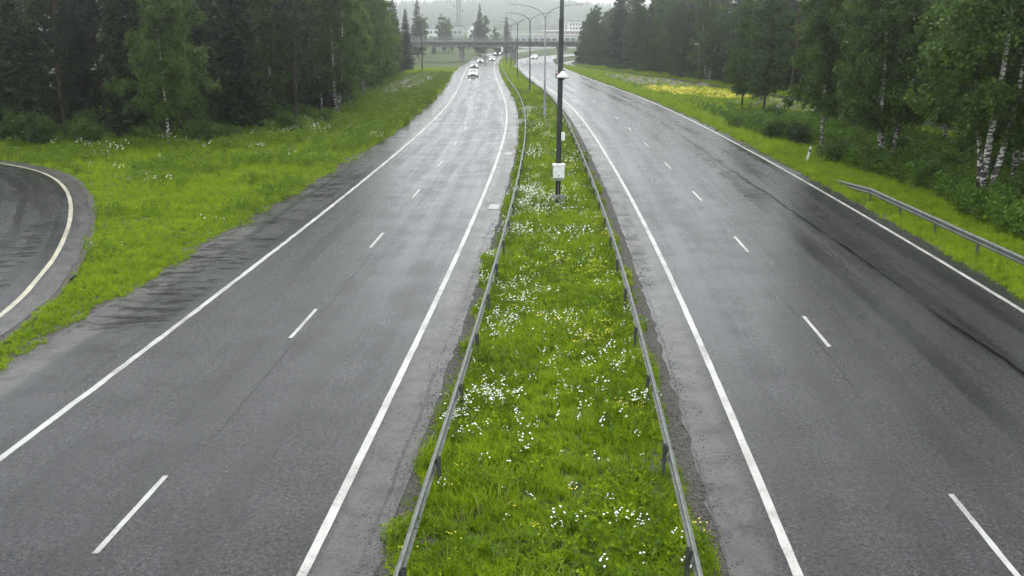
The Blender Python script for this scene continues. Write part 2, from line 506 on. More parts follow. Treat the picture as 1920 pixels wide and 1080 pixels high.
def ribbon_mesh(name, left, right, mat, uL, uR, vv, zoff=0.0, cols=1, zf=None):
    """left/right: (n,2) plan points; uL/uR lateral metres for UV; vv along metres"""
    left = np.asarray(left); right = np.asarray(right)
    n = len(left)
    V, UV = [], []
    for c in range(cols + 1):
        t = c / cols
        P = left * (1 - t) + right * t
        z = (zr(P[:, 1]) if zf is None else zf(P[:, 0], P[:, 1])) + zoff
        V.append(np.column_stack([P, z]))
        UV.append(np.column_stack([np.broadcast_to(uL * (1 - t) + uR * t, (n,)), vv]))
    V = np.stack(V, 1).reshape(-1, 3); UV = np.stack(UV, 1).reshape(-1, 2)
    k = cols + 1
    ii = (np.arange(n - 1)[:, None] * k + np.arange(cols)[None, :]).ravel()
    F = np.stack([ii, ii + 1, ii + 1 + k, ii + k], -1)
    m = np_mesh(name, V, F, mat, True)
    lay = m.uv_layers.new(name='UVMap')
    li = np.empty(len(m.loops), dtype=np.int32); m.loops.foreach_get('vertex_index', li)
    lay.data.foreach_set('uv', UV[li].astype(np.float32).ravel())
    return m

def road(name, oa, ob, y0, y1, mat, zoff=0.0, cols=6, step=2.0, parent=None, jit=(0, 0), kind='structure'):
    Y = np.arange(y0, y1 + step * .5, step)
    near = 1 - .85 * ramp01(Y, 50, 140)
    a = oa(Y) + (rng.normal(0, 1, len(Y)) * jit[0]) * near; b = ob(Y) + (rng.normal(0, 1, len(Y)) * jit[1]) * near
    L_ = np.column_stack([RX(Y) + a, Y]); R2 = np.column_stack([RX(Y) + b, Y])
    o = link(name, ribbon_mesh(name, L_, R2, mat, a, b, Y, zoff, cols), parent)
    if kind and parent is None: o['kind'] = kind
    return o

const = lambda c: (lambda Y: np.full(np.shape(Y), float(c)))
left_road = road('left_carriageway', o_Lasph, const(1.12), -10, 600, M['asphalt_left'], cols=10, step=.5, jit=(.03, .03))
right_road = road('right_carriageway', lambda Y: o_Rl(Y) - 1.1, lambda Y: o_Rl(Y) + 10.95 - .3 * ramp01(Y, 60, 120), -10, 440, M['asphalt_right'], cols=10, step=.5, jit=(.03, .03))
# wet gravel margins between asphalt and median grass
road('gravel_margin', const(.95), const(1.95), -10, 330, M['gravel'], zoff=-.012, cols=2, step=1.0, jit=(.06, .12))
road('gravel_margin', lambda Y: o_Rrail(Y) - .15, lambda Y: o_Rl(Y) - .95, -10, 330, M['gravel'], zoff=-.012, cols=2, step=1.0, jit=(.12, .06))

# painted markings: parts of their carriageway
def edge_line(name, off, y0, y1, parent, w=.2, ragged=.0035):
    road(name, lambda Y: off(Y) - w / 2, lambda Y: off(Y) + w / 2, y0, y1, M['paint'], zoff=.006, cols=1, step=.5, parent=parent, jit=(ragged, ragged))
edge_line('edge_line', o_Lline, -5, 560, left_road, .17, .009)
edge_line('edge_line', const(0.0), -5, 560, left_road, .17)
edge_line('edge_line', o_Rl, -5, 430, right_road, .17)
edge_line('edge_line', lambda Y: o_Rl(Y) + 10.25 - .25 * ramp01(Y, 60, 130), -5, 430, right_road, .16)
def dashes(off, start, y1, parent):
    y = start
    while y < y1:
        road('lane_dash', lambda Y: off(Y) - .055, lambda Y: off(Y) + .055, y, y + 3.0, M['paint'], zoff=.006, cols=1, step=.25, parent=parent, jit=(.003, .003))
        y += 12.0
dashes(lambda Y: o_Lline(Y) / 2 + .03, 15.2 - 12, 330, left_road)
dashes(lambda Y: o_Rl(Y) + 3.45, 14.4 - 12, 330, right_road)
# pale drain slabs let into the shoulder by the median
for (x, y, w, l) in ((-.25, 70.2, .45, 1.5), (-.85, 48.6, .5, 1.3), (-.6, 37.5, .6, .7)):
    m = MB().box(-w / 2, w / 2, -l / 2, l / 2, 0, .03)
    o = m.build('drain_slab', M['plate'], left_road); o.location = (x, y, float(zr(y)) - .012); o.rotation_euler = (0, 0, -.04)

# ---- slip road on the left, a smooth curve through its painted edge
def catmull(P, step=1.0):
    P = np.asarray(P, float); out = []
    for i in range(len(P) - 1):
        p0 = P[max(i - 1, 0)]; p1 = P[i]; p2 = P[i + 1]; p3 = P[min(i + 2, len(P) - 1)]
        n = max(2, int(np.linalg.norm(p2 - p1) / step))
        for k in range(n):
            t = k / n
            out.append(.5 * ((2 * p1) + (-p0 + p2) * t + (2 * p0 - 5 * p1 + 4 * p2 - p3) * t ** 2 + (-p0 + 3 * p1 - 3 * p2 + p3) * t ** 3))
    out.append(P[-1]); return np.array(out)
def normals(C):
    d = np.gradient(C, axis=0); d /= np.linalg.norm(d, axis=1)[:, None]
    return np.column_stack([d[:, 1], -d[:, 0]])       # to the right of travel
rampC = catmull([(-20.5, -12), (-17.0, 4), (-15.2, 16), (-15.0, 25), (-15.4, 30), (-16.2, 33.8), (-17.6, 38.9), (-20.2, 46.2), (-23.2, 53.0), (-26.4, 58.6), (-29.5, 62.4), (-33.2, 65.4), (-39, 68.0), (-47, 69.6), (-60, 71), (-90, 72)], 1.0)
rampN = normals(rampC)
rs = np.concatenate([[0], np.cumsum(np.linalg.norm(np.diff(rampC, axis=0), axis=1))])
def poly_road(name, C, N, s, a, b, mat, zoff, cols, parent=None, jit=0.0):
    ja = rng.normal(0, 1, len(C))[:, None] * jit; jb = rng.normal(0, 1, len(C))[:, None] * jit
    o = link(name, ribbon_mesh(name, C + N * (a + ja), C + N * (b + jb), mat, np.float64(a), np.float64(b), s, zoff, cols), parent)
    if parent is None: o['kind'] = 'structure'
    return o
ramp_road = poly_road('slip_road', rampC, rampN, rs, -6.5, .85, M['asphalt_ramp'], -.006, 5, jit=.05)
poly_road('gravel_margin', rampC, rampN, rs, .75, 1.1, M['gravel'], -.02, 2, jit=.05)
poly_road('edge_line', rampC, rampN, rs, -.09, .09, M['old_paint'], .0, 1, ramp_road, jit=.006)
road('gravel_margin', lambda Y: o_Lasph(Y) - .45, lambda Y: o_Lasph(Y) + .15, -10, 260, M['gravel'], zoff=-.014, cols=2, step=1.0, jit=(.15, .05))
road('gravel_margin', lambda Y: o_Rl(Y) + 10.7 - .3 * ramp01(Y, 60, 120), lambda Y: o_Rl(Y) + 11.2 - .3 * ramp01(Y, 60, 120), -10, 260, M['gravel'], zoff=-.014, cols=2, step=1.0, jit=(.04, .1))

# ---- footpath behind the birches on the right
pathC = catmull([(41, 20), (39.6, 45), (38.6, 65), (38.1, 82), (37.2, 97), (34.9, 120), (31.9, 149), (27.4, 186), (22.6, 219), (17.9, 250), (15.6, 270), (15.0, 290), (17, 315), (22, 335)], 2.0)
pathN = normals(pathC)
pv = np.concatenate([[0], np.cumsum(np.linalg.norm(np.diff(pathC, axis=0), axis=1))])
poly_road('footpath', pathC, pathN, pv, -1.5, 1.5, M['asphalt_path'], .03, 3)

# ------------------------------------------------------------------ guard rails
def beam_mesh(L=4.0, name='beam'):
    prof = [(0.0, .41), (-.058, .44), (-.066, .50), (-.015, .54), (-.015, .58), (-.066, .62), (-.058, .68), (0.0, .71)]
    back = [(x + .006, z) for x, z in prof]
    loop = prof + back[::-1]
    m = MB(); n = len(loop)
    vs = [(x, -L / 2 - .04, z) for x, z in loop] + [(x - .004, L / 2 + .04, z) for x, z in loop]
    fs = [(i, (i + 1) % n, n + (i + 1) % n, n + i) for i in range(n)]
    m.add(vs, fs + [tuple(range(n - 1, -1, -1)), tuple(range(n, 2 * n))])
    # folded lips that catch the light along both edges
    m.box(-.010, .014, -L / 2 - .04, L / 2 + .04, .71, .717)
    return m.mesh(name, M['galv'])
def rail_post_mesh():
    m = MB()
    m.box(.03, .036, -.055, .055, -.4, .64)          # channel section: web and two flanges
    m.box(.036, .095, -.055, -.048, -.4, .64)
    m.box(.036, .095, .048, .055, -.4, .64)
    m.box(.006, .03, -.04, .04, .46, .62)            # spacer bolted to the beam
    return m.mesh('post', M['post'])
BEAM, RPOST = beam_mesh(), rail_post_mesh()

def guard_rail(label, pts, flip, group=None):
    """pts: plan points at post spacing"""
    root = tag(empty('guard_rail', (pts[0][0], pts[0][1], float(zr(pts[0][1])))), label, 'guard rail', group)
    b0 = Vector(root.location)
    for i in range(len(pts) - 1):
        a = Vector((*pts[i], float(zr(pts[i][1])))); b = Vector((*pts[i + 1], float(zr(pts[i + 1][1]))))
        mid = (a + b) / 2; d = b - a
        az = math.atan2(-d.x, d.y)
        o = link('beam', BEAM, root); o.location = mid - b0
        o.rotation_euler = (0, 0, az + (math.pi if flip else 0))
        o.scale = (1, d.length / 4.0, 1)
        p = link('post', RPOST, root); p.location = a - b0 + Vector((random.uniform(-.01, .01), 0, random.uniform(-.02, .02)))
        p.rotation_euler = (random.uniform(-.02, .02), random.uniform(-.02, .02), az + (math.pi if flip else 0))
    return root
def along(off, y0, y1, step=4.0):
    out = []; y = y0
    while y <= y1:
        x = float(RX(y) + off(y)); out.append((x, y))
        sl = float(RX(y + 1) + off(y + 1) - x)
        y += step / math.sqrt(1 + sl * sl)
    return out
guard_rail('galvanised guard rail on the left edge of the grassy median', along(const(1.72), 5.6, 330), False)
guard_rail('galvanised guard rail on the right edge of the grassy median', along(o_Rrail, 6.2, 398), True)
# rail on the far right verge; its far end dives into the grass
pts = [(17.6, y) for y in np.arange(14, 51, 4.0)]
rr = guard_rail('long low guard rail along the verge right of the right carriageway', pts[::-1], True)
endb = link('beam', beam_mesh(8.2, 'sloped_end_beam'), rr)
endb.location = Vector((17.6 + .33, 54.05, float(zr(54)) - .36)) - Vector(rr.location)
endb.rotation_euler = (-.088, 0, math.pi - .085 + math.pi)
endb['label'] = 'sloping end of the rail sinking into the grass'

# ------------------------------------------------------------------ street lamps on the median
def arm_pts(s, H, reach=2.75, rise=1.35):
    out = []
    for k in range(9):
        t = k / 8
        a = t * math.pi / 2
        out.append((s * (reach * .62 * (1 - math.cos(a)) + reach * .38 * t ** 2.2), 0, H + rise * .88 * math.sin(a) + .12 * t))
    return out
def lamp_parts(root, H, polemat, r0=.11, r1=.065, arms=(-1, 1)):
    MB().tube([(0, 0, -.5), (0, 0, .02), (0, 0, .021), (0, 0, 2.2), (0, 0, 2.25), (0, 0, H + .05)], [r0 * 1.02, r0 * 1.02, r0, r0 * .95, r0 * .8, r1], 10).build('pole', polemat, root, True)
    MB().tube([(0, 0, -.05), (0, 0, .12)], r0 * 1.5, 10).build('base_collar', M['plate'], root)
    for s in arms:
        pts = arm_pts(s, H)
        MB().tube(pts, [.042 - .016 * k / 8 for k in range(9)], 8).build('arm', polemat, root, True)
        e = Vector(pts[-1]); x0, x1 = sorted((e.x - s * .1, e.x + s * .62))
        hd = MB()
        hd.box(x0, x1, -.13, .13, e.z - .02, e.z + .09, taper=.72)
        h = hd.build('lamp_head', M['lamp_body'], root)
        MB().box(x0 + .12, x1 - .08, -.10, .10, e.z - .05, e.z - .022).build('lens', M['lamp_lens'], h)
lampspots = [(3.0, 95.2, 0), (2.35, 137.4, 0), (.95, 180.8, 0), (-.25, 222, 0), (-1.35, 266, 0), (-1.9, 305, 0)]
lamplabels = ['grey double-armed street lamp on the median, next beyond the mast with the cabinet',
              'double-armed street lamp on the median, third upright counting from the cabinet mast',
              'double-armed street lamp on the median, fourth upright counting from the cabinet mast',
              'slender double-armed street lamp, fifth upright along the median counting from the cabinet mast',
              'double-armed street lamp on the median, sixth upright from the cabinet mast, short of the bridge',
              'farthest double-armed street lamp on the median, right in front of the bridge']
for (x, y, _), lb in zip(lampspots, lamplabels):
    az = math.atan2(-(float(RX(y + 2) - RX(y - 2))), 4)
    root = tag(empty('street_lamp', (x, y, float(ground_z(x, y))), az), lb, 'street lamp', 'double-armed lamps along the median')
    lamp_parts(root, 9.15, M['grey_pole'] if y < 120 else M['dark_pole'])

# ---- the near mast with its cabinet, floodlight-shaped housing and plate
mx_, my_ = 2.22, 49.2
mast = tag(empty('equipment_mast', (mx_, my_, float(ground_z(mx_, my_)))), 'tall dark mast on the median carrying a white cabinet and a white tilted housing', 'mast')
mast.rotation_euler = (0, R_(.55), 0)
MB().tube([(0, 0, -.6), (0, 0, 2.2), (0, 0, 8.75), (0, 0, 8.8)], [.125, .125, .118, .09], 12).build('pole', M['dark_pole'], mast, True)
MB().tube([(0, 0, 8.7), (0, 0, 11.2)], [.098, .085], 12).build('upper_tube', M['grey_pole'], mast, True)
for s in (-1, 1):
    pts = arm_pts(s, 11.1)
    MB().tube(pts, [.05 - .018 * k / 8 for k in range(9)], 8).build('arm', M['grey_pole'], mast, True)
    e = pts[-1]
    h = MB().box(min(e[0], e[0] + s * .6), max(e[0], e[0] + s * .6), -.13, .13, e[2] - .02, e[2] + .09, taper=.72).build('lamp_head', M['lamp_body'], mast)
# cabinet, facing the camera (-Y)
cab = MB().box(-.27, .27, -.44, -.16, 1.42, 2.02).build('cabinet', M['white'], mast)
MB().box(-.31, .31, -.49, -.13, 2.021, 2.085, taper=.94).build('cabinet_lid', M['white'], cab)
MB().box(-.235, .235, -.452, -.441, 1.455, 1.985).build('cabinet_door', M['white'], cab)
MB().box(-.03, .03, -.470, -.453, 1.52, 1.56).build('latch', M['black'], cab)
for z in (1.50, 1.90):
    MB().tube([(-.243, -.456, z), (-.243, -.456, z + .07)], .010, 6).build('hinge', M['black'], cab)
MB().box(-.20, .20, -.40, -.16, 1.29, 1.418).build('cable_gland_box', M['plate'], cab)
for x in (-.085, .085):
    MB().box(x - .03, x + .03, -.21, -.145, -.3, 1.29).build('support_channel', M['dark_pole'], mast)
MB().tube([(0, -.20, -.2), (0, -.20, 1.30)], .028, 8).build('conduit', M['galv'], mast, True)
MB().box(-.31, .31, -.235, -.16, .36, .58).build('cross_plate', M['plate'], mast)
for x in (-.22, .22):
    MB().tube([(x, -.235, .47), (x, -.25, .47)], .02, 6).build('bolt', M['galv'], mast)
MB().box(.10, .27, -.12, .06, 3.18, 3.55).build('junction_box', M['white'], mast)
MB().box(-.135, .135, -.135, .135, 6.10, 6.18).build('clamp', M['black'], mast)
# pyramid-hooded sensor housing on a short bracket
hs = MB()
hs.add([(-.17, -.36, 6.13), (.36, -.36, 6.13), (.36, .05, 6.13), (-.17, .05, 6.13), (-.17, -.36, 6.19), (.36, -.36, 6.19), (.36, .05, 6.19), (-.17, .05, 6.19), (.06, -.24, 6.43), (.16, -.24, 6.43), (.16, -.12, 6.43), (.06, -.12, 6.43)],
       [(3, 2, 1, 0), (0, 1, 5, 4), (1, 2, 6, 5), (2, 3, 7, 6), (3, 0, 4, 7), (4, 5, 9, 8), (5, 6, 10, 9), (6, 7, 11, 10), (7, 4, 8, 11), (8, 9, 10, 11)])
ho = hs.build('sensor_hood', M['white'], mast)
MB().box(-.20, .39, -.385, .07, 6.10, 6.128).build('hood_rim', M['black'], ho)
MB().tube([(.10, -.2, 6.10), (.10, -.2, 6.02)], [.09, .06], 10).build('sensor_eye', M['glass'], ho, True)

# ---- single lamps beside the footpath
def path_lamp(x, y, H, rz, label):
    root = tag(empty('path_lamp', (x, y, float(ground_z(x, y))), rz), label, 'street lamp', 'lamps along the footpath')
    MB().tube([(0, 0, -.3), (0, 0, H)], [.075, .05], 8).build('pole', M['galv'], root, True)
    MB().tube([(0, 0, H), (-.35, 0, H + .05)], .03, 6).build('arm', M['galv'], root, True)
    h = MB().box(-.85, -.15, -.13, .13, H + .02, H + .13, taper=.7).build('lamp_head', M['lamp_body'], root)
    MB().box(-.78, -.25, -.1, .1, H - .005, H + .018).build('lens', M['lamp_lens'], h)
path_lamp(24.2, 228, 7.0, 0, 'slim grey lamp post by the footpath, the farther one towards the bridge')
path_lamp(30.4, 170.5, 6.3, 0, 'slim grey lamp post by the footpath in front of the dark wood')
# thin dark pole by the left verge
root = tag(empty('utility_pole', (-19.6, 228.5, float(ground_z(-19.6, 228.5)))), 'thin dark wooden pole on the left verge in front of the bridge', 'pole')
MB().tube([(0, 0, -.5), (.02, 0, 4), (0, 0, 8.3)], [.13, .12, .09], 8).build('shaft', M['dark_bark'], root, True)
MB().box(-.5, .5, -.05, .05, 7.85, 7.95).build('cross_arm', M['dark_bark'], root)
# stump-like post behind the footpath
root = tag(empty('marker_pole', (35.0, 168, float(ground_z(35, 168)))), 'short pale pole at the wood edge behind the footpath', 'pole')
MB().tube([(0, 0, -.3), (0, 0, 2.9)], [.11, .09], 8).build('shaft', M['plate'], root, True)
MB().tube([(0, 0, 2.9), (0, 0, 3.05)], [.12, .03], 8).build('cap', M['plate'], root, True)

# ---- delineator, stake, small roadside things
root = tag(empty('delineator_post', (19.0, 66.1, float(ground_z(19, 66)))), 'leaning white delineator post in the grass beyond the sloping rail end', 'post')
root.rotation_euler = (0, .22, 0)
d = MB()
d.add([(-.06, -.02, -.2), (.06, -.02, -.2), (.05, .05, -.2), (-.05, .05, -.2), (-.06, -.02, 1.0), (.06, -.02, 1.0), (.05, .05, 1.08), (-.05, .05, 1.08)],
      [(3, 2, 1, 0), (4, 5, 6, 7), (0, 1, 5, 4), (1, 2, 6, 5), (2, 3, 7, 6), (3, 0, 4, 7)])
d.build('shaft', M['white'], root)
MB().box(-.045, .045, -.032, -.021, .72, .90).build('reflector', M['black'], root)
root = tag(empty('marker_stake', (21.2, 43.0, float(ground_z(21.2, 43)))), 'thin dark stake standing in the grass below the right-hand birches', 'stake')
MB().tube([(0, 0, -.3), (.01, 0, 1.05)], [.035, .028], 6).build('shaft', M['post'], root, True)
MB().box(-.035, .055, -.035, .035, .95, 1.06).build('cap', M['post'], root)
root = tag(empty('roadside_cabinet', (19.95, 38.6, float(ground_z(19.9, 38.6)))), 'small dark cabinet behind the right verge rail at the picture edge', 'cabinet')
MB().box(-.17, .17, -.13, .13, .25, .8).build('body', M['post'], root)
MB().box(-.19, .19, -.15, .15, .801, .84).build('lid', M['plate'], root)
for x in (-.1, .1): MB().tube([(x, 0, -.3), (x, 0, .25)], .02, 6).build('leg', M['post'], root)

# ------------------------------------------------------------------ bridge over the highway
BZ, BY = 1.95, 322.0
br = tag(empty('road_bridge', (0, BY, BZ)), 'grey concrete road bridge crossing over both carriageways in the haze', 'bridge')
MB().box(-46, 46, -3.6, 3.6, .02, 1.35).build('girder', M['concrete'], br)
MB().box(-48, 48, -5.1, -3.61, 1.15, 1.75).build('edge_beam', M['concrete_dark'], br)
MB().box(-48, 48, 3.61, 5.1, 1.15, 1.75).build('edge_beam', M['concrete_dark'], br)
MB().box(-48, 48, -3.6, 3.6, 1.352, 1.72).build('deck', M['asphalt_path'], br)
for (x, zb) in ((-15.4, 0), (.6, 0), (14.6, 0)):
    base = -float(drop(BY)) - .5 - BZ
    p = MB()
    p.tube([(x, 0, base), (x, 0, -.55)], [.78, .78], 20)
    col_o = p.build('pillar', M['concrete'], br, False)
    cap = MB()
    for s in (-1, 1):
        cap.add([(x + s * .3, -1.0, -.45), (x + s * .75, -1.0, -.55), (x + s * 1.5, -1.0, .0), (x + s * .3, -1.0, .0),
                 (x + s * .3, 1.0, -.45), (x + s * .75, 1.0, -.55), (x + s * 1.5, 1.0, .0), (x + s * .3, 1.0, .0)],
                [(0, 1, 2, 3), (7, 6, 5, 4), (0, 4, 5, 1), (1, 5, 6, 2), (2, 6, 7, 3), (3, 7, 4, 0)])
    cap.build('pillar_head', M['concrete_dark'], col_o)
# parapet railing: posts, rails and thin balusters
for yy in (-4.9, 4.9):
    pm = MB().box(-.04, .04, -.04, .04, 1.75, 2.95).mesh('rail_post', M['steel_rail'])
    for x in np.arange(-47, 47.1, 2.0):
        o = link('rail_post', pm, br); o.location = (float(x), yy, 0)
    for z in (2.93, 2.4, 2.0):
        MB().box(-47.2, 47.2, yy - .035, yy + .035, z, z + .07).build('hand_rail', M['steel_rail'], br)
    bal = MB()
    for x in np.arange(-46.8, 47, .4): bal.box(x - .012, x + .012, yy - .012, yy + .012, 2.07, 2.93)
    o = bal.build('baluster_infill', M['steel_rail'], br); o['kind'] = 'stuff'

# ------------------------------------------------------------------ far buildings
def windows(parent, x0, x1, z0, z1, nx_, nz_, yface, w, h):
    wm = MB().box(-w / 2, w / 2, -.08, .06, -h / 2, h / 2).mesh('window', M['glass'])
    for i in range(nx_):
        for k in range(nz_):
            o = link('window', wm, parent)
            o.location = (x0 + (x1 - x0) * (i + .5) / nx_, yface, z0 + (z1 - z0) * (k + .5) / nz_)
b = tag(empty('apartment_block', (51.0, 820, -2.6)), 'white multi-storey block with a grid of windows, far right behind the bridge', 'building')
MB().box(-7.5, 12, 0, 14, -1, 13.6).build('wall', M['wall_white'], b)
rf = MB().box(-7.9, 12.4, -.4, 14.4, 13.6, 14.2).build('roof', M['roof'], b)
MB().box(-2, 3, 4, 9, 14.2, 16).build('roof_plant', M['wall_grey'], rf)
windows(b, -6.5, 11.5, 1.0, 13.0, 8, 4, -.0, 1.3, 1.7)
b = tag(empty('pale_tower', (39.2, 830, -2.6)), 'narrow white tower block beside the window-grid block behind the mast', 'building')
MB().box(-1.5, 2.6, 0, 10, -1, 14.8).build('wall', M['wall_white'], b)
MB().box(-1.8, 2.9, -.3, 10.3, 14.8, 15.3).build('roof', M['roof'], b)
windows(b, -1.2, 2.4, 2, 14, 1, 4, 0, 1.2, 1.5)
b = tag(empty('long_warehouse', (24, 520, -2.6)), 'long low white warehouse seen through the bridge railing on the right', 'building')
MB().box(-27, 24, 0, 20, -1, 6.1).build('wall', M['wall_white'], b)
MB().box(-27.4, 24.4, -.4, 20.4, 6.1, 6.6).build('roof', M['wall_grey'], b)
windows(b, -26, 23, 2.6, 5.4, 16, 1, 0, 2.2, 1.2)
b = tag(empty('red_hall', (33, 640, -2.6)), 'low pale red hall behind the long white warehouse', 'building')
MB().box(-14, 12, 0, 20, -1, 7.4).build('wall', M['wall_red'], b)
MB().box(-14.4, 12.4, -.4, 20.4, 7.4, 7.8).build('roof', M['wall_white'], b)
windows(b, -13, 11, 5, 7.0, 8, 1, 0, 1.8, 1.0)
b = tag(empty('white_depot', (-20.5, 520, -2.6)), 'white flat-roofed depot behind the bridge left of centre', 'building')
MB().box(-1.5, 9.5, 0, 16, -1, 8.3).build('wall', M['wall_white'], b)
MB().box(-1.8, 9.8, -.3, 16.3, 8.3, 8.7).build('roof', M['wall_white'], b)
MB().box(0, 4, 2, 8, 8.7, 10.3).build('roof_plant', M['wall_white'], b)
windows(b, -1, 9, 3.5, 7.5, 5, 1, 0, 1.2, 1.2)
b = tag(empty('grey_shed', (-27.2, 530, -2.6)), 'pale grey shed at the foot of the lattice mast', 'building')
MB().box(-3.0, 2.4, 0, 10, -1, 10.4).build('wall', M['wall_grey'], b)
MB().box(-3.3, 2.7, -.3, 10.3, 10.4, 10.8).build('roof', M['roof'], b)
windows(b, -2.5, 2, 6, 9, 2, 1, 0, 1.0, 1.0)
b = tag(empty('small_house', (-40.5, 530, -2.6)), 'small pale house with an aerial between two trees behind the bridge', 'building')
MB().box(-3.5, 3.5, 0, 8, -1, 9.2).build('wall', M['wall_white'], b)
g = MB(); g.add([(-3.9, -.4, 9.2), (3.9, -.4, 9.2), (3.9, 8.4, 9.2), (-3.9, 8.4, 9.2), (-3.9, 4, 11), (3.9, 4, 11)], [(0, 1, 5, 4), (2, 3, 4, 5), (1, 2, 5), (3, 0, 4), (3, 2, 1, 0)])
rf = g.build('roof', M['roof'], b)
MB().tube([(0, 4, 11), (0, 4, 14)], .08, 6).build('aerial', M['mast_steel'], rf)
windows(b, -3, 3, 6, 9, 3, 1, 0, .9, 1.2)

# lattice radio mast
lm = tag(empty('lattice_mast', (-35.2, 700, -2.6)), 'tall grey lattice radio mast rising out of the picture behind the bridge', 'mast')
for sx in (-1, 1):
    for sy in (-1, 1):
        MB().tube([(sx * 1.25, sy * 1.25, -.5), (sx * .9, sy * .9, 62)], [.26, .2], 6).build('leg', M['mast_steel'], lm)
br_ = MB()
z = 0.0; s = 1
while z < 60:
    w0 = 1.25 - .35 * z / 62; w1 = 1.25 - .35 * (z + 2) / 62
    for a, c in (((-1, -1), (1, -1)), ((1, -1), (1, 1)), ((1, 1), (-1, 1)), ((-1, 1), (-1, -1))):
        p, q = (a, c) if s > 0 else (c, a)
        br_.tube([(p[0] * w0, p[1] * w0, z), (q[0] * w1, q[1] * w1, z + 2)], .12, 4)
        br_.tube([(a[0] * w0, a[1] * w0, z), (c[0] * w0, c[1] * w0, z)], .1, 4)
    z += 2; s = -s
o = br_.build('bracing', M['mast_steel'], lm); o['kind'] = 'stuff'
for (x, z) in ((-3.0, 12), (-3.0, 17.5), (-3.0, 23), (2.6, 20), (2.4, 28)):
    an = MB(); an.box(x - .35, x + .35, -.3, .3, z - .9, z + .9)
    an.tube([(x, 0, z), (math.copysign(.8, x), 0, z)], .08, 5)
    an.build('antenna', M['mast_steel'], lm)

# ------------------------------------------------------------------ vehicles
def car(name, label, x, y, rz, paintm, lit=True, rear=False, estate=False):
    root = tag(empty(name, (x, y, float(zr(y))), rz + (math.pi if rear else 0)), label, 'car')
    # side profile, nose towards -Y
    top = [(-2.15, .34), (-2.2, .62), (-2.05, .78), (-1.25, .92), (-1.05, .96), (-.35, 1.40), (.1, 1.47), (1.0 if not estate else 1.6, 1.45), (1.75 if not estate else 2.05, 1.02), (2.15, .95), (2.2, .6), (2.12, .32)]
    hw = lambda z: .87 if z <= .9 else .87 - (z - .9) / .55 * .22
    m = MB(); n = len(top)
    vs = []
    for s in (-1, 1):
        for (yy, z) in top: vs.append((s * hw(z) * (1 if abs(yy) < 1.9 else .93), yy, z))
    fs = [(i, i + 1, n + i + 1, n + i) for i in range(n - 1)] + [(n - 1, 0, n, 2 * n - 1), tuple(range(n - 1, -1, -1)), tuple(range(n, 2 * n))]
    m.add(vs, fs); m.build('body', paintm, root)
    def pane(nm, a, b, off):
        w0, w1 = hw(a[1]) - .08, hw(b[1]) - .08
        return MB().add([(-w0, a[0], a[1] + off), (w0, a[0], a[1] + off), (w1, b[0], b[1] + off), (-w1, b[0], b[1] + off)], [(0, 1, 2, 3)]).build(nm, M['glass'], root)
    pane('windscreen', (-1.0, .99), (-.38, 1.385), .012)
    pane('rear_window', (top[8][0] - .02, 1.06), (top[7][0] + .03, 1.42), .012)
    for s in (-1, 1):
        MB().add([(s * (hw(1.0) + .008), -.85, 1.0), (s * (hw(1.0) + .008), 1.35, 1.0), (s * (hw(1.38) + .008), .95, 1.38), (s * (hw(1.38) + .008), -.3, 1.38)], [(0, 1, 2, 3)]).build('side_window', M['glass'], root)
        for yy in (-1.32, 1.32):
            wh = MB().tube([(s * .70, yy, .31), (s * .90, yy, .31)], .31, 14).build('wheel', M['black'], root)
            MB().tube([(s * .901, yy, .31), (s * .912, yy, .31)], .19, 10).build('rim', M['galv'], wh)
        MB().box(min(s * .5, s * .8), max(s * .5, s * .8), -2.215, -2.16, .60, .74).build('headlight', M['head'] if lit else M['lamp_lens'], root)
        MB().box(min(s * .55, s * .82), max(s * .55, s * .82), 2.17, 2.215, .66, .86).build('tail_light', M['tail'], root)
        MB().box(min(s * .88, s * 1.02), max(s * .88, s * 1.02), -.9, -.75, .95, 1.08).build('mirror', paintm, root)
    MB().box(-.42, .42, -2.222, -2.19, .40, .60).build('grille', M['black'], root)
    MB().box(-.86, .86, -2.2, -2.1, .22, .36).build('bumper', M['black'], root)
    return root
def heading(y): return math.atan2(-float(RX(y + 3) - RX(y - 3)), 6)
car('car', 'pale car with lit headlights, nearest of the oncoming cars on the left carriageway', -7.15, 193, heading(193), M['car_silver'])
car('car', 'grey car with lit headlights, second of the oncoming cars on the left carriageway', -9.0, 250, heading(250), M['car_grey'])
car('car', 'dark-roofed oncoming car with lit headlights just in front of the bridge', -9.2, 306, heading(306), M['car_grey'])
car('car', 'white car in the median-side lane of the left carriageway under the bridge', -6.2, 330, heading(330), M['car_white'])
car('car', 'silver car driving away on the right carriageway, half hidden by the cabinet mast', 9.1, 195, heading(195) , M['car_silver'], rear=True, estate=True)
car('car', 'small pale car far off on the right carriageway beyond the bridge', 7.6, 352, -.25, M['car_white'])
# lorry beyond the bridge
root = tag(empty('lorry', (-5.2, 395, float(zr(395))), heading(395)), 'dark-fronted lorry with a pale box body beyond the bridge', 'lorry')
MB().box(-1.25, 1.25, .2, 8.0, 1.1, 3.6).build('cargo_box', M['wall_white'], root)
MB().box(-1.2, 1.2, -1.9, -.0, .5, 3.0, taper=.94).build('cab', M['car_dark'], root)
MB().box(-1.0, 1.0, -1.93, -1.86, 1.7, 2.5).build('windscreen', M['glass'], root)
MB().box(-1.1, 1.1, .0, 8.0, .7, 1.08).build('chassis', M['black'], root)
for s in (-1, 1):
    for yy in (-1.1, 5.2, 6.4):
        wh = MB().tube([(s * .85, yy, .5), (s * 1.2, yy, .5)], .5, 14).build('wheel', M['black'], root)
        MB().tube([(s * 1.201, yy, .5), (s * 1.22, yy, .5)], .28, 10).build('rim', M['galv'], wh)
    MB().box(min(s * .7, s * 1.05), max(s * .7, s * 1.05), -1.96, -1.91, .75, .95).build('headlight', M['head'], root)

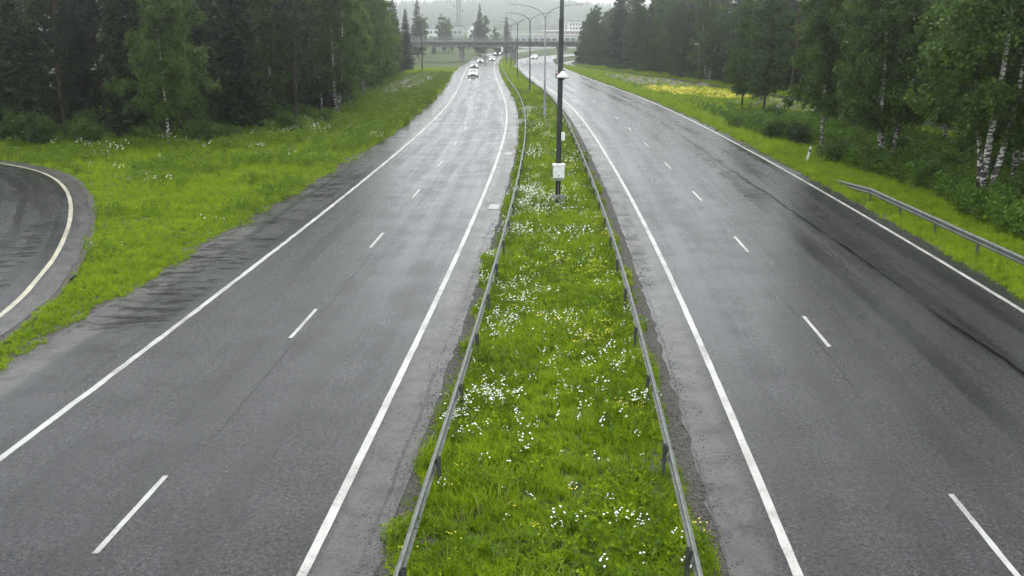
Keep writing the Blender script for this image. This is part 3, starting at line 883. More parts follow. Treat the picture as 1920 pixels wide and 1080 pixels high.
# ------------------------------------------------------------------ plants: mesh builders
def unit(v): return v / (np.linalg.norm(v, axis=-1, keepdims=True) + 1e-9)
def kites(P, D, S, W, r, roll=None):
    """leaf-shaped quads from base P along D, length S, width W"""
    n = len(P)
    D = unit(D)
    A = unit(np.cross(D, unit(r.normal(size=(n, 3)))))
    if roll is not None:
        A = unit(A * (1 - roll) + unit(np.cross(D, np.array([0, 0, 1.0]))) * roll)
    S = np.broadcast_to(S, (n,))[:, None]; W = np.broadcast_to(W, (n,))[:, None]
    V = np.stack([P, P + D * S * .42 + A * W * .5, P + D * S, P + D * S * .42 - A * W * .5], 1).reshape(-1, 3)
    F = np.arange(4 * n).reshape(-1, 4)
    return V, F

def tree_thing_mesh(trunk_mb, tmat, LV, LF, lmat, nm):
    return (trunk_mb.mesh('trunk', tmat, True), np_mesh('crown', LV, LF, lmat))

def broadleaf(seed, H, cb, R, ntw, per, hang, leaf, lmat, bmat, r0=.16, stems=1, lean=.03):
    r = np.random.default_rng(seed); t = MB(); stem = MB()
    tips = []
    for st in range(stems):
        a0 = r.uniform(0, 6.28); dx, dy = math.cos(a0), math.sin(a0)
        spread = (.06 + .03 * st) * (stems > 1) + lean * r.uniform(.3, 1)
        ph = r.uniform(0, 6)
        def axis(z, dx=dx, dy=dy, sp=spread, ph=ph, st=st):
            return np.array([(.22 * st * (stems > 1) + sp * z) * dx + .12 * math.sin(z * .5 + ph), (.22 * st * (stems > 1) + sp * z) * dy + .12 * math.sin(z * .43 + ph * 2), z])
        Hs = H * (1 - .12 * st)
        zz = np.linspace(-.3, Hs * .97, 11)
        rad = [max(.015, r0 * (1 - .12 * st) * (1 - z / Hs) ** 1.15 * (1.35 if z < .2 else 1)) for z in np.maximum(zz, 0)]
        stem.tube([axis(z) for z in zz], rad, 9)
        nl = int(30 / stems) + 8
        for i in range(nl):
            tt = (i + r.uniform(0, .8)) / nl
            zl = cb + (Hs * .96 - cb) * tt
            l = R * math.sqrt(max(.02, 1 - tt)) * (.62 + .38 * min(1, tt / .22)) * r.uniform(.72, 1.15)
            az = i * 2.4 + r.uniform(-.5, .5)
            up = r.uniform(.55, .95); dn = r.uniform(.45, .8)
            ss = np.linspace(0, 1, 6); base = axis(zl)
            path = np.array([base + np.array([math.cos(az) * l * s, math.sin(az) * l * s, l * (up * s - dn * s * s)]) for s in ss])
            path[1:] += r.normal(0, .05 * l * .4, (5, 3))
            t.tube(path, [max(.008, .035 * (1 - s * .85) * (l / R) ** .5) for s in ss], 5, False)
            tips.append((path, l))
    w = np.array([l for _, l in tips]); w = w / w.sum()
    nbough = ntw // 7
    bpick = r.choice(len(tips), nbough, p=w); bs_ = r.uniform(.0, 1.02, nbough) ** 1.05; boff = r.normal(0, 1, (nbough, 3))
    LP, LD = [], []
    for kk in r.integers(0, nbough, ntw):
        path, l = tips[bpick[kk]]
        s = bs_[kk]
        i = min(4, int(s * 5)); f = min(1.0, s * 5 - i)
        c = path[i] * (1 - f) + path[min(i + 1, 5)] * f + boff[kk] * (.10 * l + .05) + r.normal(0, 1, 3) * np.array([.30, .30, .16])
        ln = r.uniform(.35, 1.0) * hang
        q = r.uniform(0, 1, per)[:, None]
        d = unit(np.array([r.normal(0, .45), r.normal(0, .45), -1.0]) if hang > .3 else r.normal(size=3) + np.array([0, 0, -.2]))
        P = c + d * ln * q + r.normal(0, .12, (per, 3))
        LP.append(P); LD.append(unit(r.normal(size=(per, 3)) + np.array([0, 0, -.55])))
    P = np.concatenate(LP); D = np.concatenate(LD)
    S = leaf * r.uniform(.7, 1.3, len(P))
    LV, LF = kites(P, D, S, S * .72, r)
    nstem = len(stem.f)
    stem.add(t.v, t.f)
    tm = stem.mesh('trunk', bmat, True); tm.materials.append(M['dark_bark'])
    tm.polygons.foreach_set('material_index', [0] * nstem + [1] * (len(stem.f) - nstem))
    return (tm, np_mesh('crown', LV, LF, lmat))

def spruce(seed, H, R, lmat, bmat, low=.05, r0=.17, sparse=1.0):
    r = np.random.default_rng(seed); t = MB()
    t.tube([(0, 0, -.3), (0, 0, H * .3), (0, 0, H * .65), (0, 0, H * .99)], [r0 * 1.2, r0 * .85, r0 * .45, .012], 8)
    P, D, S = [], [], []
    z = H * low
    while z < H * .985:
        tt = z / H
        L0 = R * (1 - tt) ** .8 * (.75 + .25 * min(1, tt / .12)) + .15
        nb = max(4, int(8 - 3 * tt))
        a0 = r.uniform(0, 6.28)
        for b in range(nb):
            if r.random() > sparse: continue
            L = L0 * r.uniform(.7, 1.15); az = a0 + b * 6.283 / nb + r.uniform(-.3, .3)
            droop = .42 * (1 - tt) + r.uniform(-.08, .12)
            o = np.array([math.cos(az), math.sin(az), 0]); sd = np.array([-math.sin(az), math.cos(az), 0])
            sp = lambda s: np.array([0, 0, z]) + o * L * s + np.array([0, 0, L * (-droop * s + .28 * s * s * s)])
            t.tube([sp(0), sp(.5), sp(1)], [.025, .015, .005], 4, False)
            n = max(6, int(L * 19))
            s = r.uniform(.12, 1.0, n)
            side = np.where(r.random(n) < .5, -1, 1)
            pts = np.array([sp(x) for x in s]) + r.normal(0, .03, (n, 3))
            tl = (.18 + .62 * L * .42 * (1 - s) ** .7 + .1) * r.uniform(.7, 1.2, n)
            d = o[None] * r.uniform(.5, .9, n)[:, None] + sd[None] * (side * r.uniform(.5, 1.0, n))[:, None] + np.array([0, 0, -1.0])[None] * r.uniform(.15, .75, n)[:, None]
            P.append(pts); D.append(d); S.append(tl)
            nh = max(3, n // 2)                    # hanging twigs below the branch
            s = r.uniform(.2, .95, nh)
            P.append(np.array([sp(x) for x in s])); D.append(np.column_stack([r.normal(0, .25, nh), r.normal(0, .25, nh), -np.ones(nh)])); S.append(r.uniform(.18, .42, nh))
        z += r.uniform(.26, .42)
    n = 60                                          # leader
    P.append(np.column_stack([np.zeros(n), np.zeros(n), r.uniform(H * .93, H, n)])); D.append(np.column_stack([r.normal(0, .7, n), r.normal(0, .7, n), r.uniform(.2, 1, n)])); S.append(r.uniform(.12, .25, n))
    P, D, S = np.concatenate(P), np.concatenate(D), np.concatenate(S)
    LV, LF = kites(P, D, S, np.clip(S * .34, .08, .21), r, .55)
    return tree_thing_mesh(t, bmat, LV, LF, lmat, 'spruce')

def pine(seed, H, cb, R, lmat, bmat, r0=.19):
    r = np.random.default_rng(seed); t = MB(); ph = r.uniform(0, 6)
    ax = lambda z: np.array([.18 * math.sin(z * .28 + ph), .18 * math.sin(z * .33 + 2 * ph), z])
    zz = np.linspace(-.3, H * .97, 10)
    t.tube([ax(z) for z in zz], [max(.02, r0 * (1 - max(z, 0) / H) ** .6 * (1.2 if z < .2 else 1)) for z in zz], 9)
    P, D, S = [], [], []
    nl = 44
    for i in range(nl):
        dead = i < 7
        tt = (i - 7) / (nl - 7)
        zl = cb - r.uniform(.3, 2.6) if dead else cb + (H * .97 - cb) * tt
        l = R * (.35 if dead else math.sqrt(max(.05, 1 - tt ** 1.6))) * r.uniform(.6, 1.1)
        az = i * 2.4 + r.uniform(-.4, .4); b = ax(zl); up = r.uniform(-.1, .45)
        path = np.array([b + np.array([math.cos(az) * l * s, math.sin(az) * l * s, l * (up * s + (-.25 if dead else .15) * s * s)]) for s in np.linspace(0, 1, 5)])
        path[1:] += r.normal(0, .06, (4, 3))
        t.tube(path, [.04 * (1 - .85 * s) + .004 for s in np.linspace(0, 1, 5)], 5, False)
        nt = 4 if dead else int(6 + l * 6)
        for _ in range(nt):
            s = r.uniform(.35, 1.03); k = min(3, int(s * 4)); f = min(1, s * 4 - k)
            c = path[k] * (1 - f) + path[k + 1] * f + r.normal(0, .16 + .06 * l, 3)
            n = 26
            d = unit(r.normal(size=(n, 3)) + np.array([math.cos(az) * .5, math.sin(az) * .5, .35]))
            P.append(c + d * .05 + r.normal(0, .06, (n, 3))); D.append(d); S.append(r.uniform(.16, .34, n))
    P, D, S = np.concatenate(P), np.concatenate(D), np.concatenate(S)
    LV, LF = kites(P, D, S, S * .26, r)
    return tree_thing_mesh(t, bmat, LV, LF, lmat, 'pine')

def shrub_mesh(seed, H, R, n, leaf, lmat):
    r = np.random.default_rng(seed); t = MB(); P = []
    for i in range(11):
        az = r.uniform(0, 6.28); q = r.uniform(.2, 1) * R
        e = np.array([math.cos(az) * q, math.sin(az) * q, H * r.uniform(.55, 1) * (1 - .35 * q / R)])
        t.tube([(0, 0, -.1), e * np.array([.4, .4, .6]), e], [.022, .014, .005], 5, False)
        for _ in range(6):
            c = e * r.uniform(.45, 1.05) + r.normal(0, .22, 3)
            P.append(c + r.normal(0, .17, (n // 66, 3)))
    P = np.concatenate(P); P[:, 2] = np.abs(P[:, 2])
    S = leaf * r.uniform(.7, 1.3, len(P))
    LV, LF = kites(P, unit(r.normal(size=P.shape) + np.array([0, 0, .3])), S, S * .62, r)
    return (t.mesh('stems', M['dark_bark'], True), np_mesh('foliage', LV, LF, lmat))

BIRCH = [broadleaf(11, 17, 2.6, 3.5, 1000, 32, 1.0, .185, M['birch_leaf'], M['birch_bark'], .13),
         broadleaf(12, 15, 2.0, 3.1, 900, 32, 1.1, .185, M['birch_leaf'], M['birch_bark'], .115),
         broadleaf(13, 18, 3.2, 3.7, 1050, 32, .9, .185, M['birch_leaf'], M['birch_bark'], .15),
         broadleaf(14, 17, 3.0, 4.0, 1250, 34, 1.0, .185, M['birch_leaf'], M['birch_bark'], .19, 3)]
ALDER = [broadleaf(21, 15, 1.9, 3.6, 900, 34, .35, .195, M['alder_leaf'], M['dark_bark'], .14),
         broadleaf(22, 13, 1.4, 3.2, 820, 34, .3, .195, M['alder_leaf'], M['dark_bark'], .12, 2),
         broadleaf(23, 16, 2.2, 3.9, 950, 34, .4, .195, M['alder_leaf'], M['dark_bark'], .16)]
ASPEN = [broadleaf(24, 16, 1.8, 3.3, 950, 34, .7, .19, M['aspen_leaf'], M['dark_bark'], .14), broadleaf(25, 15, 1.5, 3.0, 900, 34, .8, .185, M['aspen_leaf'], M['birch_bark'], .12)]
SPRUCE = [spruce(31, 18, 2.7, M['spruce_leaf'], M['dark_bark']), spruce(32, 15, 2.3, M['spruce_leaf'], M['dark_bark'], .03),
          spruce(33, 20, 2.9, M['spruce_leaf'], M['dark_bark'], .08, .2, .9), spruce(34, 13, 2.2, M['spruce_leaf'], M['dark_bark'], .04)]
PINE = [pine(41, 17, 7.0, 2.8, M['pine_leaf'], M['pine_bark']), pine(42, 18, 4.6, 2.9, M['pine_leaf'], M['pine_dark'], .2), pine(43, 16, 5.0, 3.2, M['pine_leaf'], M['pine_dark'], .17)]
SHRUB = [shrub_mesh(51, 1.8, 1.3, 5200, .14, M['shrub_leaf']), shrub_mesh(52, 1.2, 1.1, 4200, .12, M['shrub_leaf']), shrub_mesh(53, 2.6, 1.6, 6500, .15, M['alder_leaf'])]
KIND = dict(birch=BIRCH, alder=ALDER, aspen=ASPEN, spruce=SPRUCE, pine=PINE)

def tree(kind, var, x, y, sc, label, group=None, rz=None):
    tr, cr = KIND[kind][var % len(KIND[kind])]
    nm = {'birch': 'birch_tree', 'alder': 'broadleaf_tree', 'aspen': 'aspen_tree', 'spruce': 'spruce_tree', 'pine': 'pine_tree'}[kind]
    o = tag(empty(nm, (x, y, float(ground_z(x, y)) - .05), random.uniform(0, 6.28) if rz is None else rz, sc), label, 'tree', group)
    link('trunk', tr, o); link('crown', cr, o)
    return o
def shrub(var, x, y, sc, label, group=None):
    tr, cr = SHRUB[var % len(SHRUB)]
    o = tag(empty('shrub', (x, y, float(ground_z(x, y)) - .03), random.uniform(0, 6.28), sc), label, 'shrub', group)
    link('stems', tr, o); link('foliage', cr, o)
    return o

# ------------------------------------------------------------------ trees one can point to
GL, GR = 'trees along the left wood edge', 'trees between the right carriageway and the footpath'
placed = []
def T(kind, var, x, y, sc, label, group=None):
    placed.append((x, y)); return tree(kind, var, x, y, sc, label, group)
T('pine', 0, -42.5, 90, .95, 'pine with an orange upper trunk at the far left picture edge', GL)
T('pine', 1, -35.3, 81.7, .95, 'dark-trunked pine above the bend of the slip road', GL)
T('pine', 2, -34.0, 86.2, .98, 'dark pine just right of the pine above the slip road bend', GL)
T('birch', 0, -25.4, 76.2, .95, 'tall thin white-stemmed birch standing forward at the left wood edge', GL)
T('birch', 1, -26.6, 82.5, 1.0, 'birch right behind the thin white-stemmed birch at the left wood edge', GL)
T('spruce', 2, -22.6, 86.5, .95, 'broad dark spruce with layered boughs right of the two pale birches', GL)
T('spruce', 0, -29.6, 84.5, .95, 'dark spruce left of the two pale birches', GL)
T('birch', 2, -22.4, 96.5, 1.0, 'pale-stemmed birch rising behind the broad layered spruce', GL)
T('pine', 1, -19.0, 91, .95, 'pine with a thick dark trunk at the middle of the left wood edge', GL)
T('birch', 0, -18.9, 103.4, .95, 'birch with a pale lower stem beyond the thick dark pine trunk', GL)
T('birch', 3, -17.0, 100.4, .92, 'birch leaning forward over the left verge with a white foot', GL)
T('aspen', 2, -19.2, 113, 1.05, 'leafy green tree beyond the white-footed birch, left wood edge', GL)
T('aspen', 1, -18.8, 122.5, 1.0, 'hanging-leaved birch halfway along the left wood edge', GL)
T('birch', 2, -18.7, 132, .95, 'birch with two pale stems showing above the left verge grass', GL)
T('aspen', 0, -18.8, 146, .9, 'light green birch farther along the left wood edge before the lupines', GL)
T('aspen', 0, -19.8, 160, .95, 'round leafy tree beside the lupine patch on the left', GL)
T('birch', 1, -21.8, 187, .85, 'birch with a slender white foot behind the lupine patch', GL)
T('aspen', 2, -21.0, 174, .85, 'bushy tree behind the middle of the lupine patch', GL)
T('birch', 2, -24.0, 205, .78, 'birch near the far right end of the left wood', GL)
T('spruce', 1, -23.4, 232, .90, 'pointed spruce standing last at the right end of the left wood', GL)
T('spruce', 3, -25.6, 226, .98, 'darker spruce beside the last pointed spruce of the left wood', GL)
# right side, in front of the footpath
T('birch', 3, 23.6, 50.8, 1.05, 'large many-stemmed birch with a black and white trunk, nearest on the right', GR)
T('birch', 2, 26.4, 53.9, 1.0, 'birch with a pale trunk at the right picture edge, beside the large many-stemmed birch', GR)
T('birch', 1, 31.0, 69, 1.05, 'birch standing behind the large many-stemmed birch on the right', GR)
T('birch', 0, 32.6, 77.3, 1.0, 'slim birch whose stem crosses the footpath on the right', GR)
T('birch', 3, 23.0, 63.7, 1.0, 'three-stemmed birch with a white foot behind the right verge rail', GR)
T('alder', 0, 32.0, 85.6, 1.05, 'dark-trunked tree right of the footpath gap', GR)
T('birch', 2, 21.6, 71.4, .92, 'grey-trunked birch standing past the white delineator post', GR)
T('alder', 1, 28.6, 88.5, 1.05, 'dark-trunked leafy tree at the left edge of the footpath gap', GR)
T('alder', 2, 26.1, 106.8, .92, 'dark round-crowned tree, right one of the pair behind the yellow flowers', GR)
T('alder', 0, 25.6, 115, .82, 'dark round-crowned tree, left one of the pair behind the yellow flowers', GR)
T('birch', 0, 29.8, 60, 1.05, 'leafy birch deep on the right between the nearest birches and the footpath', GR)
T('alder', 2, 28.5, 44, 1.1, 'leafy tree overhanging the right picture edge', GR)
T('aspen', 0, 30.6, 51.5, 1.0, 'bright leafy tree low-branched at the right picture edge behind the edge birch', GR)
T('alder', 1, 34.0, 63, 1.1, 'dark low-branched tree filling the gap behind the nearest birches', GR)
T('aspen', 1, 26.4, 80, .95, 'light green low-branched tree behind the grey-trunked and three-stemmed birches', GR)
T('alder', 1, 35.2, 73, 1.05, 'dark bushy tree beside the footpath behind the slim birch', GR)
# beyond the footpath
GB = 'trees at the front of the right wood'
T('birch', 2, 32.0, 258, .85, 'birch with a bright bare stem at the wood edge right of the first lamp', GB)
T('birch', 1, 21.0, 268, .82, 'birch with a thin white stem at the bridge end of the right wood', GB)
T('spruce', 1, 25.0, 266, .95, 'dark spruce close to the bridge end of the right wood', GB)
T('alder', 1, 18.6, 276, .88, 'leafy tree forming the left end of the right wood', GB)
T('alder', 2, 20.5, 290, .82, 'hazy leafy tree beside the bridge at its right end', GB)

# rest of the two woods: trees that nothing tells apart
def px(x, y, z=0.0):
    """rough picture position, only used to skip trees the view never shows"""
    th = math.atan(493 / 1920); dz = z - 8.4
    dep = y * math.cos(th) - dz * math.sin(th)
    return 960 + 1920 * x / max(dep, 1), 540 - 1920 * (y * math.sin(th) + dz * math.cos(th)) / max(dep, 1)
def seg_dist(p, P):
    p = np.array(p); best = 1e9
    for a, b in zip(P[:-1], P[1:]):
        a = np.array(a, float); b = np.array(b, float); d = b - a
        t = np.clip(np.dot(p - a, d) / np.dot(d, d), 0, 1)
        best = min(best, np.linalg.norm(p - a - d * t))
    return best
edgeL = [(-62, 77), (-46, 76), (-36, 77.5), (-27, 81), (-21, 90), (-19, 104), (-19.5, 126), (-21, 160), (-23, 205), (-26, 238)]
edgeR = [(43.5, 45), (42, 80), (40.5, 97), (38.5, 120), (35.4, 149), (31, 186), (26.2, 219), (21.6, 252), (19.2, 272), (19.5, 296)]
def inside_poly(x, y, P):
    c = False; j = len(P) - 1
    for i in range(len(P)):
        if (P[i][1] > y) != (P[j][1] > y) and x < (P[j][0] - P[i][0]) * (y - P[i][1]) / (P[j][1] - P[i][1]) + P[i][0]: c = not c
        j = i
    return c
polyL = edgeL + [(-120, 238), (-120, 77)]
polyR = edgeR + [(120, 296), (120, 45)]
rt = random.Random(5)
front = []
def wood(poly, edge, weights, depth, spacing, x0, x1, y0, y1, side):
    cnt = 0
    y = y0
    while y < y1:
        x = x0
        while x < x1:
            X = x + rt.uniform(-.38, .38) * spacing; Y = y + rt.uniform(-.38, .38) * spacing
            x += spacing
            if not inside_poly(X, Y, poly): continue
            dist = seg_dist((X, Y), edge)
            if dist > depth: continue
            u = px(X, Y)[0]
            if u < -170 or u > 2090: continue
            if any((X - a) ** 2 + (Y - b) ** 2 < 7.5 for a, b in placed): continue
            placed.append((X, Y)); cnt += 1
            kind = rt.choices(list(weights), list(weights.values()))[0]
            far = Y > 200
            sc = rt.uniform(.88, 1.08) * ((.84 if X < 0 else (.95 if Y > 245 else 1.12)) if Y > 190 else 1.0)
            what = {'birch': 'birch', 'alder': 'dark leafy tree', 'spruce': 'dark spruce', 'pine': 'pine'}[kind]
            ob = tree(kind, rt.randrange(4), X, Y, sc, f'{what} standing within the wood {side}, one of many alike', f'{"birche" if kind == "birch" else what}s within the wood {side}')
            if dist < 6: front.append((ob, what, u, Y, side))
        y += spacing
    return cnt
nL = wood(polyL, edgeL, dict(spruce=.40, alder=.26, birch=.16, pine=.18), 21, 5.0, -125, -15, 77, 240, 'on the left')
nR = wood(polyR, edgeR, dict(spruce=.24, alder=.48, birch=.12, pine=.16), 20, 5.2, 15, 120, 45, 298, 'behind the footpath')

# ------------------------------------------------------------------ needle and leaf litter under the woods
def litter(name):
    t = NT(name); p = t.pos(); a = t.noise(p, .5, 6, .7); b_ = t.noise(p, 7, 4, .7)
    c = t.mix(t.ramp(a, .4, .62), (.030, .022, .014), (.022, .036, .012))
    c = t.mix(t.ramp(b_, .6, .4), c, (.012, .010, .007))
    return t.done(t.bsdf(c, .9, 0, .2, b_, .8, .05))
M['litter'] = litter('forest_litter')
for poly, x0, x1, y0, y1 in ((polyL, -100, -16, 76, 240), (polyR, 16, 100, 46, 298)):
    V, F, idx = [], [], {}
    for i in range(int((x1 - x0) / 2)):
        for j in range(int((y1 - y0) / 2)):
            a, b = x0 + 2 * i, y0 + 2 * j
            if not inside_poly(a + 1, b + 1, poly): continue
            q = []
            for (c, d) in ((a, b), (a + 2, b), (a + 2, b + 2), (a, b + 2)):
                if (c, d) not in idx: idx[(c, d)] = len(V); V.append((c, d))
                q.append(idx[(c, d)])
            F.append(q)
    V = np.array(V, float)
    V = np.column_stack([V, ground_z(V[:, 0], V[:, 1]) + .02])
    tag(link('forest_floor', np_mesh('forest_floor', V, F, M['litter'], True)), kind='structure')

# ------------------------------------------------------------------ undergrowth shrubs
GS = 'shrubs under the left wood edge'
for (v, x, y, s, lb) in [(2, -34.8, 75.5, 1.1, 'dense dark shrub at the left picture edge above the slip road'), (0, -31.2, 76.0, 1.1, 'shrub beneath the dark pine at the slip road bend'),
                         (0, -23.6, 78.4, 1.05, 'bright leafy shrub beside the thin white-stemmed birch'), (1, -21.9, 79.6, 1.0, 'low shrub right of the bright leafy shrub by the white birch'),
                         (2, -38.8, 77.5, 1.1, 'broad shrub farthest left under the pines'), (1, -27.6, 77.6, 1.1, 'low shrub left of the white-stemmed birch'),
                         (0, -18.6, 86.2, .9, 'shrub at the foot of the thick dark pine trunk'), (1, -17.2, 94.0, 1.0, 'shrub between the dark pine trunk and the leaning birch'),
                         (0, -17.6, 108, 1.0, 'shrub below the leafy tree past the leaning birch'), (1, -17.9, 118, 1.1, 'shrub under the hanging-leaved birch'),
                         (2, -18.6, 140, .9, 'shrub under the light green birch before the lupines')]:
    shrub(v, x, y, s, lb, GS)
GS2 = 'shrubs below the right birches'
for (v, x, y, s, lb) in [(1, 22.0, 60.4, 1.0, 'shrub in front of the three-stemmed birch'), (0, 24.6, 58.2, 1.0, 'shrub right of the three-stemmed birch foot'),
                         (1, 24.0, 48.6, 1.0, 'shrub at the foot of the large many-stemmed birch'), (0, 25.4, 49.5, 1.1, 'shrub between the large birch and the edge birch'),
                         (2, 27.5, 57.0, .8, 'dark shrub behind the edge birch at the right'), (0, 29.0, 64.5, 1.2, 'leafy shrub midway between the three-stemmed birch and the footpath'), (2, 25.6, 67.5, .75, 'shrub behind and right of the three-stemmed birch'), (1, 27.2, 73, 1.3, 'low spreading shrub on the slope left of the slim path birch'),
                         (0, 22.6, 54.5, .9, 'leafy shrub between the three-stemmed birch and the large birch'), (1, 21.4, 66.8, 1.1, 'low shrub just right of the white delineator post'),
                         (2, 21.4, 75.5, .8, 'shrub behind the grey-trunked birch'), (0, 20.6, 80, 1.0, 'shrub left of the grey-trunked birch trunk'),
                         (1, 21.3, 87, 1.1, 'low shrub on the verge before the yellow flowers'), (0, 23.4, 93, 1.0, 'leafy shrub on the verge below the round-crowned pair')]:
    shrub(v, x, y, s, lb, GS2)
# anonymous shrubs inside the woods
for edge, s_, side, sgn in ((edgeL, 1.5, 'on the left', -1), (edgeR, 1.4, 'behind the footpath', 1)):
    for a, b in zip(edge[:-1], edge[1:]):
        a = np.array(a, float); b = np.array(b, float); L = np.linalg.norm(b - a)
        for k in range(max(2, int(L / 3.2))):
            p = a + (b - a) * rt.random(); nrm = np.array([-(b - a)[1], (b - a)[0]]) / L
            if sgn > 0: nrm = -nrm
            q = p + nrm * rt.uniform(-.5, 7.0) * (1 if sgn < 0 else 1)
            if edge is edgeL and not inside_poly(q[0], q[1], polyL): q = p - (q - p)
            if edge is edgeR and not inside_poly(q[0], q[1], polyR): q = p - (q - p)
            if not (-100 < px(q[0], q[1])[0] < 2020): continue
            ob = shrub(rt.randrange(3), float(q[0]), float(q[1]), rt.uniform(.9, 1.5), f'dark undergrowth shrub within the wood {side}, one of many alike', f'undergrowth shrubs within the wood {side}')
            if seg_dist(q, edge) < 4: front.append((ob, 'dark shrub', px(q[0], q[1])[0], float(q[1]), side))
# those at the front of the woods are told apart by the neighbours they stand between
MARK = {'on the left': [(-300, 'left picture edge'), (46, 'orange-trunked pine'), (127, 'slip-road pine'), (318, 'thin white birch'), (440, 'broad layered spruce'), (555, 'thick-trunked pine'), (638, 'white-footed birch'), (680, 'two-stemmed birch'), (732, 'slender lupine-side birch'), (900, 'last pointed spruce')],
        'behind the footpath': [(900, 'the bridge end'), (1158, 'farther path lamp'), (1303, 'nearer path lamp'), (1415, 'round-crowned pair'), (1541, 'grey-trunked birch'), (1652, 'three-stemmed birch'), (1772, 'slim path birch'), (1835, 'large birch'), (2400, 'right picture edge')]}
ORD = ['nearest', 'second nearest', 'third nearest', 'fourth nearest', 'fifth nearest', 'sixth nearest', 'seventh nearest', 'eighth nearest', 'ninth nearest', 'tenth nearest']
slots = {}
for (ob, what, u, yy, sd) in front:
    i = max(0, sum(1 for m in MARK[sd] if m[0] <= u) - 1); i = min(i, len(MARK[sd]) - 2)
    slots.setdefault((sd, i, what), []).append((yy, ob))
for (sd, i, what), lst in slots.items():
    lst.sort(key=lambda q: q[0])
    a, b = MARK[sd][i][1], MARK[sd][i + 1][1]
    for k, (yy, ob) in enumerate(lst[:10]):
        n_ = '' if len(lst) == 1 else ORD[k] + ' '
        ob['label'] = f'{n_}{what}, wood front between {a} and {b}'

# ------------------------------------------------------------------ trees behind the bridge
GBR = 'trees behind the bridge'
for kind, v, x, y, s, lb in [('spruce', 2, -33.2, 370, 1.08, 'tall ragged conifer behind the left end of the bridge, next to the left wood'),
                             ('birch', 2, -31.6, 376, .9, 'leafy crown filling the right side of the tall ragged conifer'),
                             ('alder', 2, -27.6, 420, .98, 'broad leafy tree behind the bridge, left of the lattice mast'),
                             ('birch', 2, -25.6, 424, .82, 'slender crown beside the broad leafy tree left of the lattice mast'),
                             ('spruce', 2, -12.2, 400, .96, 'tallest tree behind the bridge, right of the lattice mast'),
                             ('birch', 0, -10.4, 404, .90, 'rounded tree joined to the right of the tallest tree behind the bridge'),
                             ('birch', 3, -13.4, 406, .88, 'wide leafy tree joined to the left of the tallest tree behind the bridge'),
                             ('alder', 1, -5.9, 420, .84, 'small bushy tree behind the bridge left of the lamp cluster'),
                             ('spruce', 1, -2.2, 425, .98, 'narrow spruce behind the bridge among the lamp posts'),
                             ('alder', 0, -37.5, 405, .8, 'low leafy tree beyond the bridge beneath its left end'),
                             ('alder', 1, -24.5, 432, .5, 'bushy yellow-green tree seen under the bridge left of the first pillar'),
                             ('alder', 2, -18.5, 450, .36, 'bushy tree seen under the bridge right of the first pillar'),
                             ('spruce', 3, -30.5, 410, .5, 'dark young spruce low under the left part of the bridge'),
                             ('alder', 0, -27.5, 425, .42, 'dark bush right of the young spruce under the bridge'),
                             ('alder', 2, -21.5, 440, .34, 'low bush right behind the first bridge pillar'),
                             ('alder', 1, -12.5, 462, .36, 'low dark bush under the middle of the bridge, left of the lorry'),
                             ('alder', 0, -8.0, 470, .42, 'dark bushy tree under the bridge just left of the lorry'),
                             ('birch', 1, 27.5, 372, .55, 'small pale tree beside the right-hand bridge pillar'),
                             ('alder', 1, 24.0, 470, .4, 'far low tree seen under the right bridge span')]:
    tree(kind, v, x, y, s, lb, GBR)

# ------------------------------------------------------------------ far wooded hill
hx = np.linspace(-1290, 1290, 81); hy = np.linspace(1250, 3000, 40)
HX, HY = np.meshgrid(hx, hy)
def hill_z(X, Y):
    up = ramp01(Y, 1250, 2000)
    ridge = 45 + 5 * np.sin(X * .006 + .6) - 14 * ramp01(X, 0, 220) + 6 * ramp01(-X, 150, 600)
    return -4 + up * ridge
HZ = hill_z(HX, HY)
V = np.stack([HX, HY, HZ], -1).reshape(-1, 3); nx, ny = len(hx), len(hy)
ii = (np.arange(ny - 1)[:, None] * nx + np.arange(nx - 1)[None, :]).ravel()
tag(link('hill', np_mesh('hill', V, np.stack([ii, ii + 1, ii + 1 + nx, ii + nx], -1), M['far_leaf'], True)), kind='structure')
n = 9000
cx = rng.uniform(-620, 620, n); cyy = 1260 + 850 * rng.random(n) ** .8
ch = rng.uniform(9, 17, n); cr_ = ch * rng.uniform(.16, .26, n); cz = hill_z(cx, cyy)
k = 6; ang = np.arange(k) / k * 2 * math.pi
VV = np.zeros((n, k * 2 + 1, 3))
for j in range(k):
    jit = rng.uniform(.7, 1.3, n)
    VV[:, j] = np.column_stack([cx + cr_ * jit * np.cos(ang[j]), cyy + cr_ * jit * np.sin(ang[j]), cz + ch * .02])
    VV[:, k + j] = np.column_stack([cx + cr_ * .62 * jit * np.cos(ang[j] + .4), cyy + cr_ * .62 * jit * np.sin(ang[j] + .4), cz + ch * rng.uniform(.4, .6, n)])
VV[:, 2 * k] = np.column_stack([cx, cyy, cz + ch])
fs = []
for j in range(k):
    j2 = (j + 1) % k
    fs += [(j, j2, k + j2), (j, k + j2, k + j), (k + j, k + j2, 2 * k)]
F = (np.arange(n)[:, None, None] * (2 * k + 1) + np.array(fs)[None]).reshape(-1, 3)
tag(link('hill_forest', np_mesh('hill_forest', VV.reshape(-1, 3), F, M['far_leaf'])), 'hazy grey-green forest covering the far hill behind the bridge', 'forest', kind='stuff')

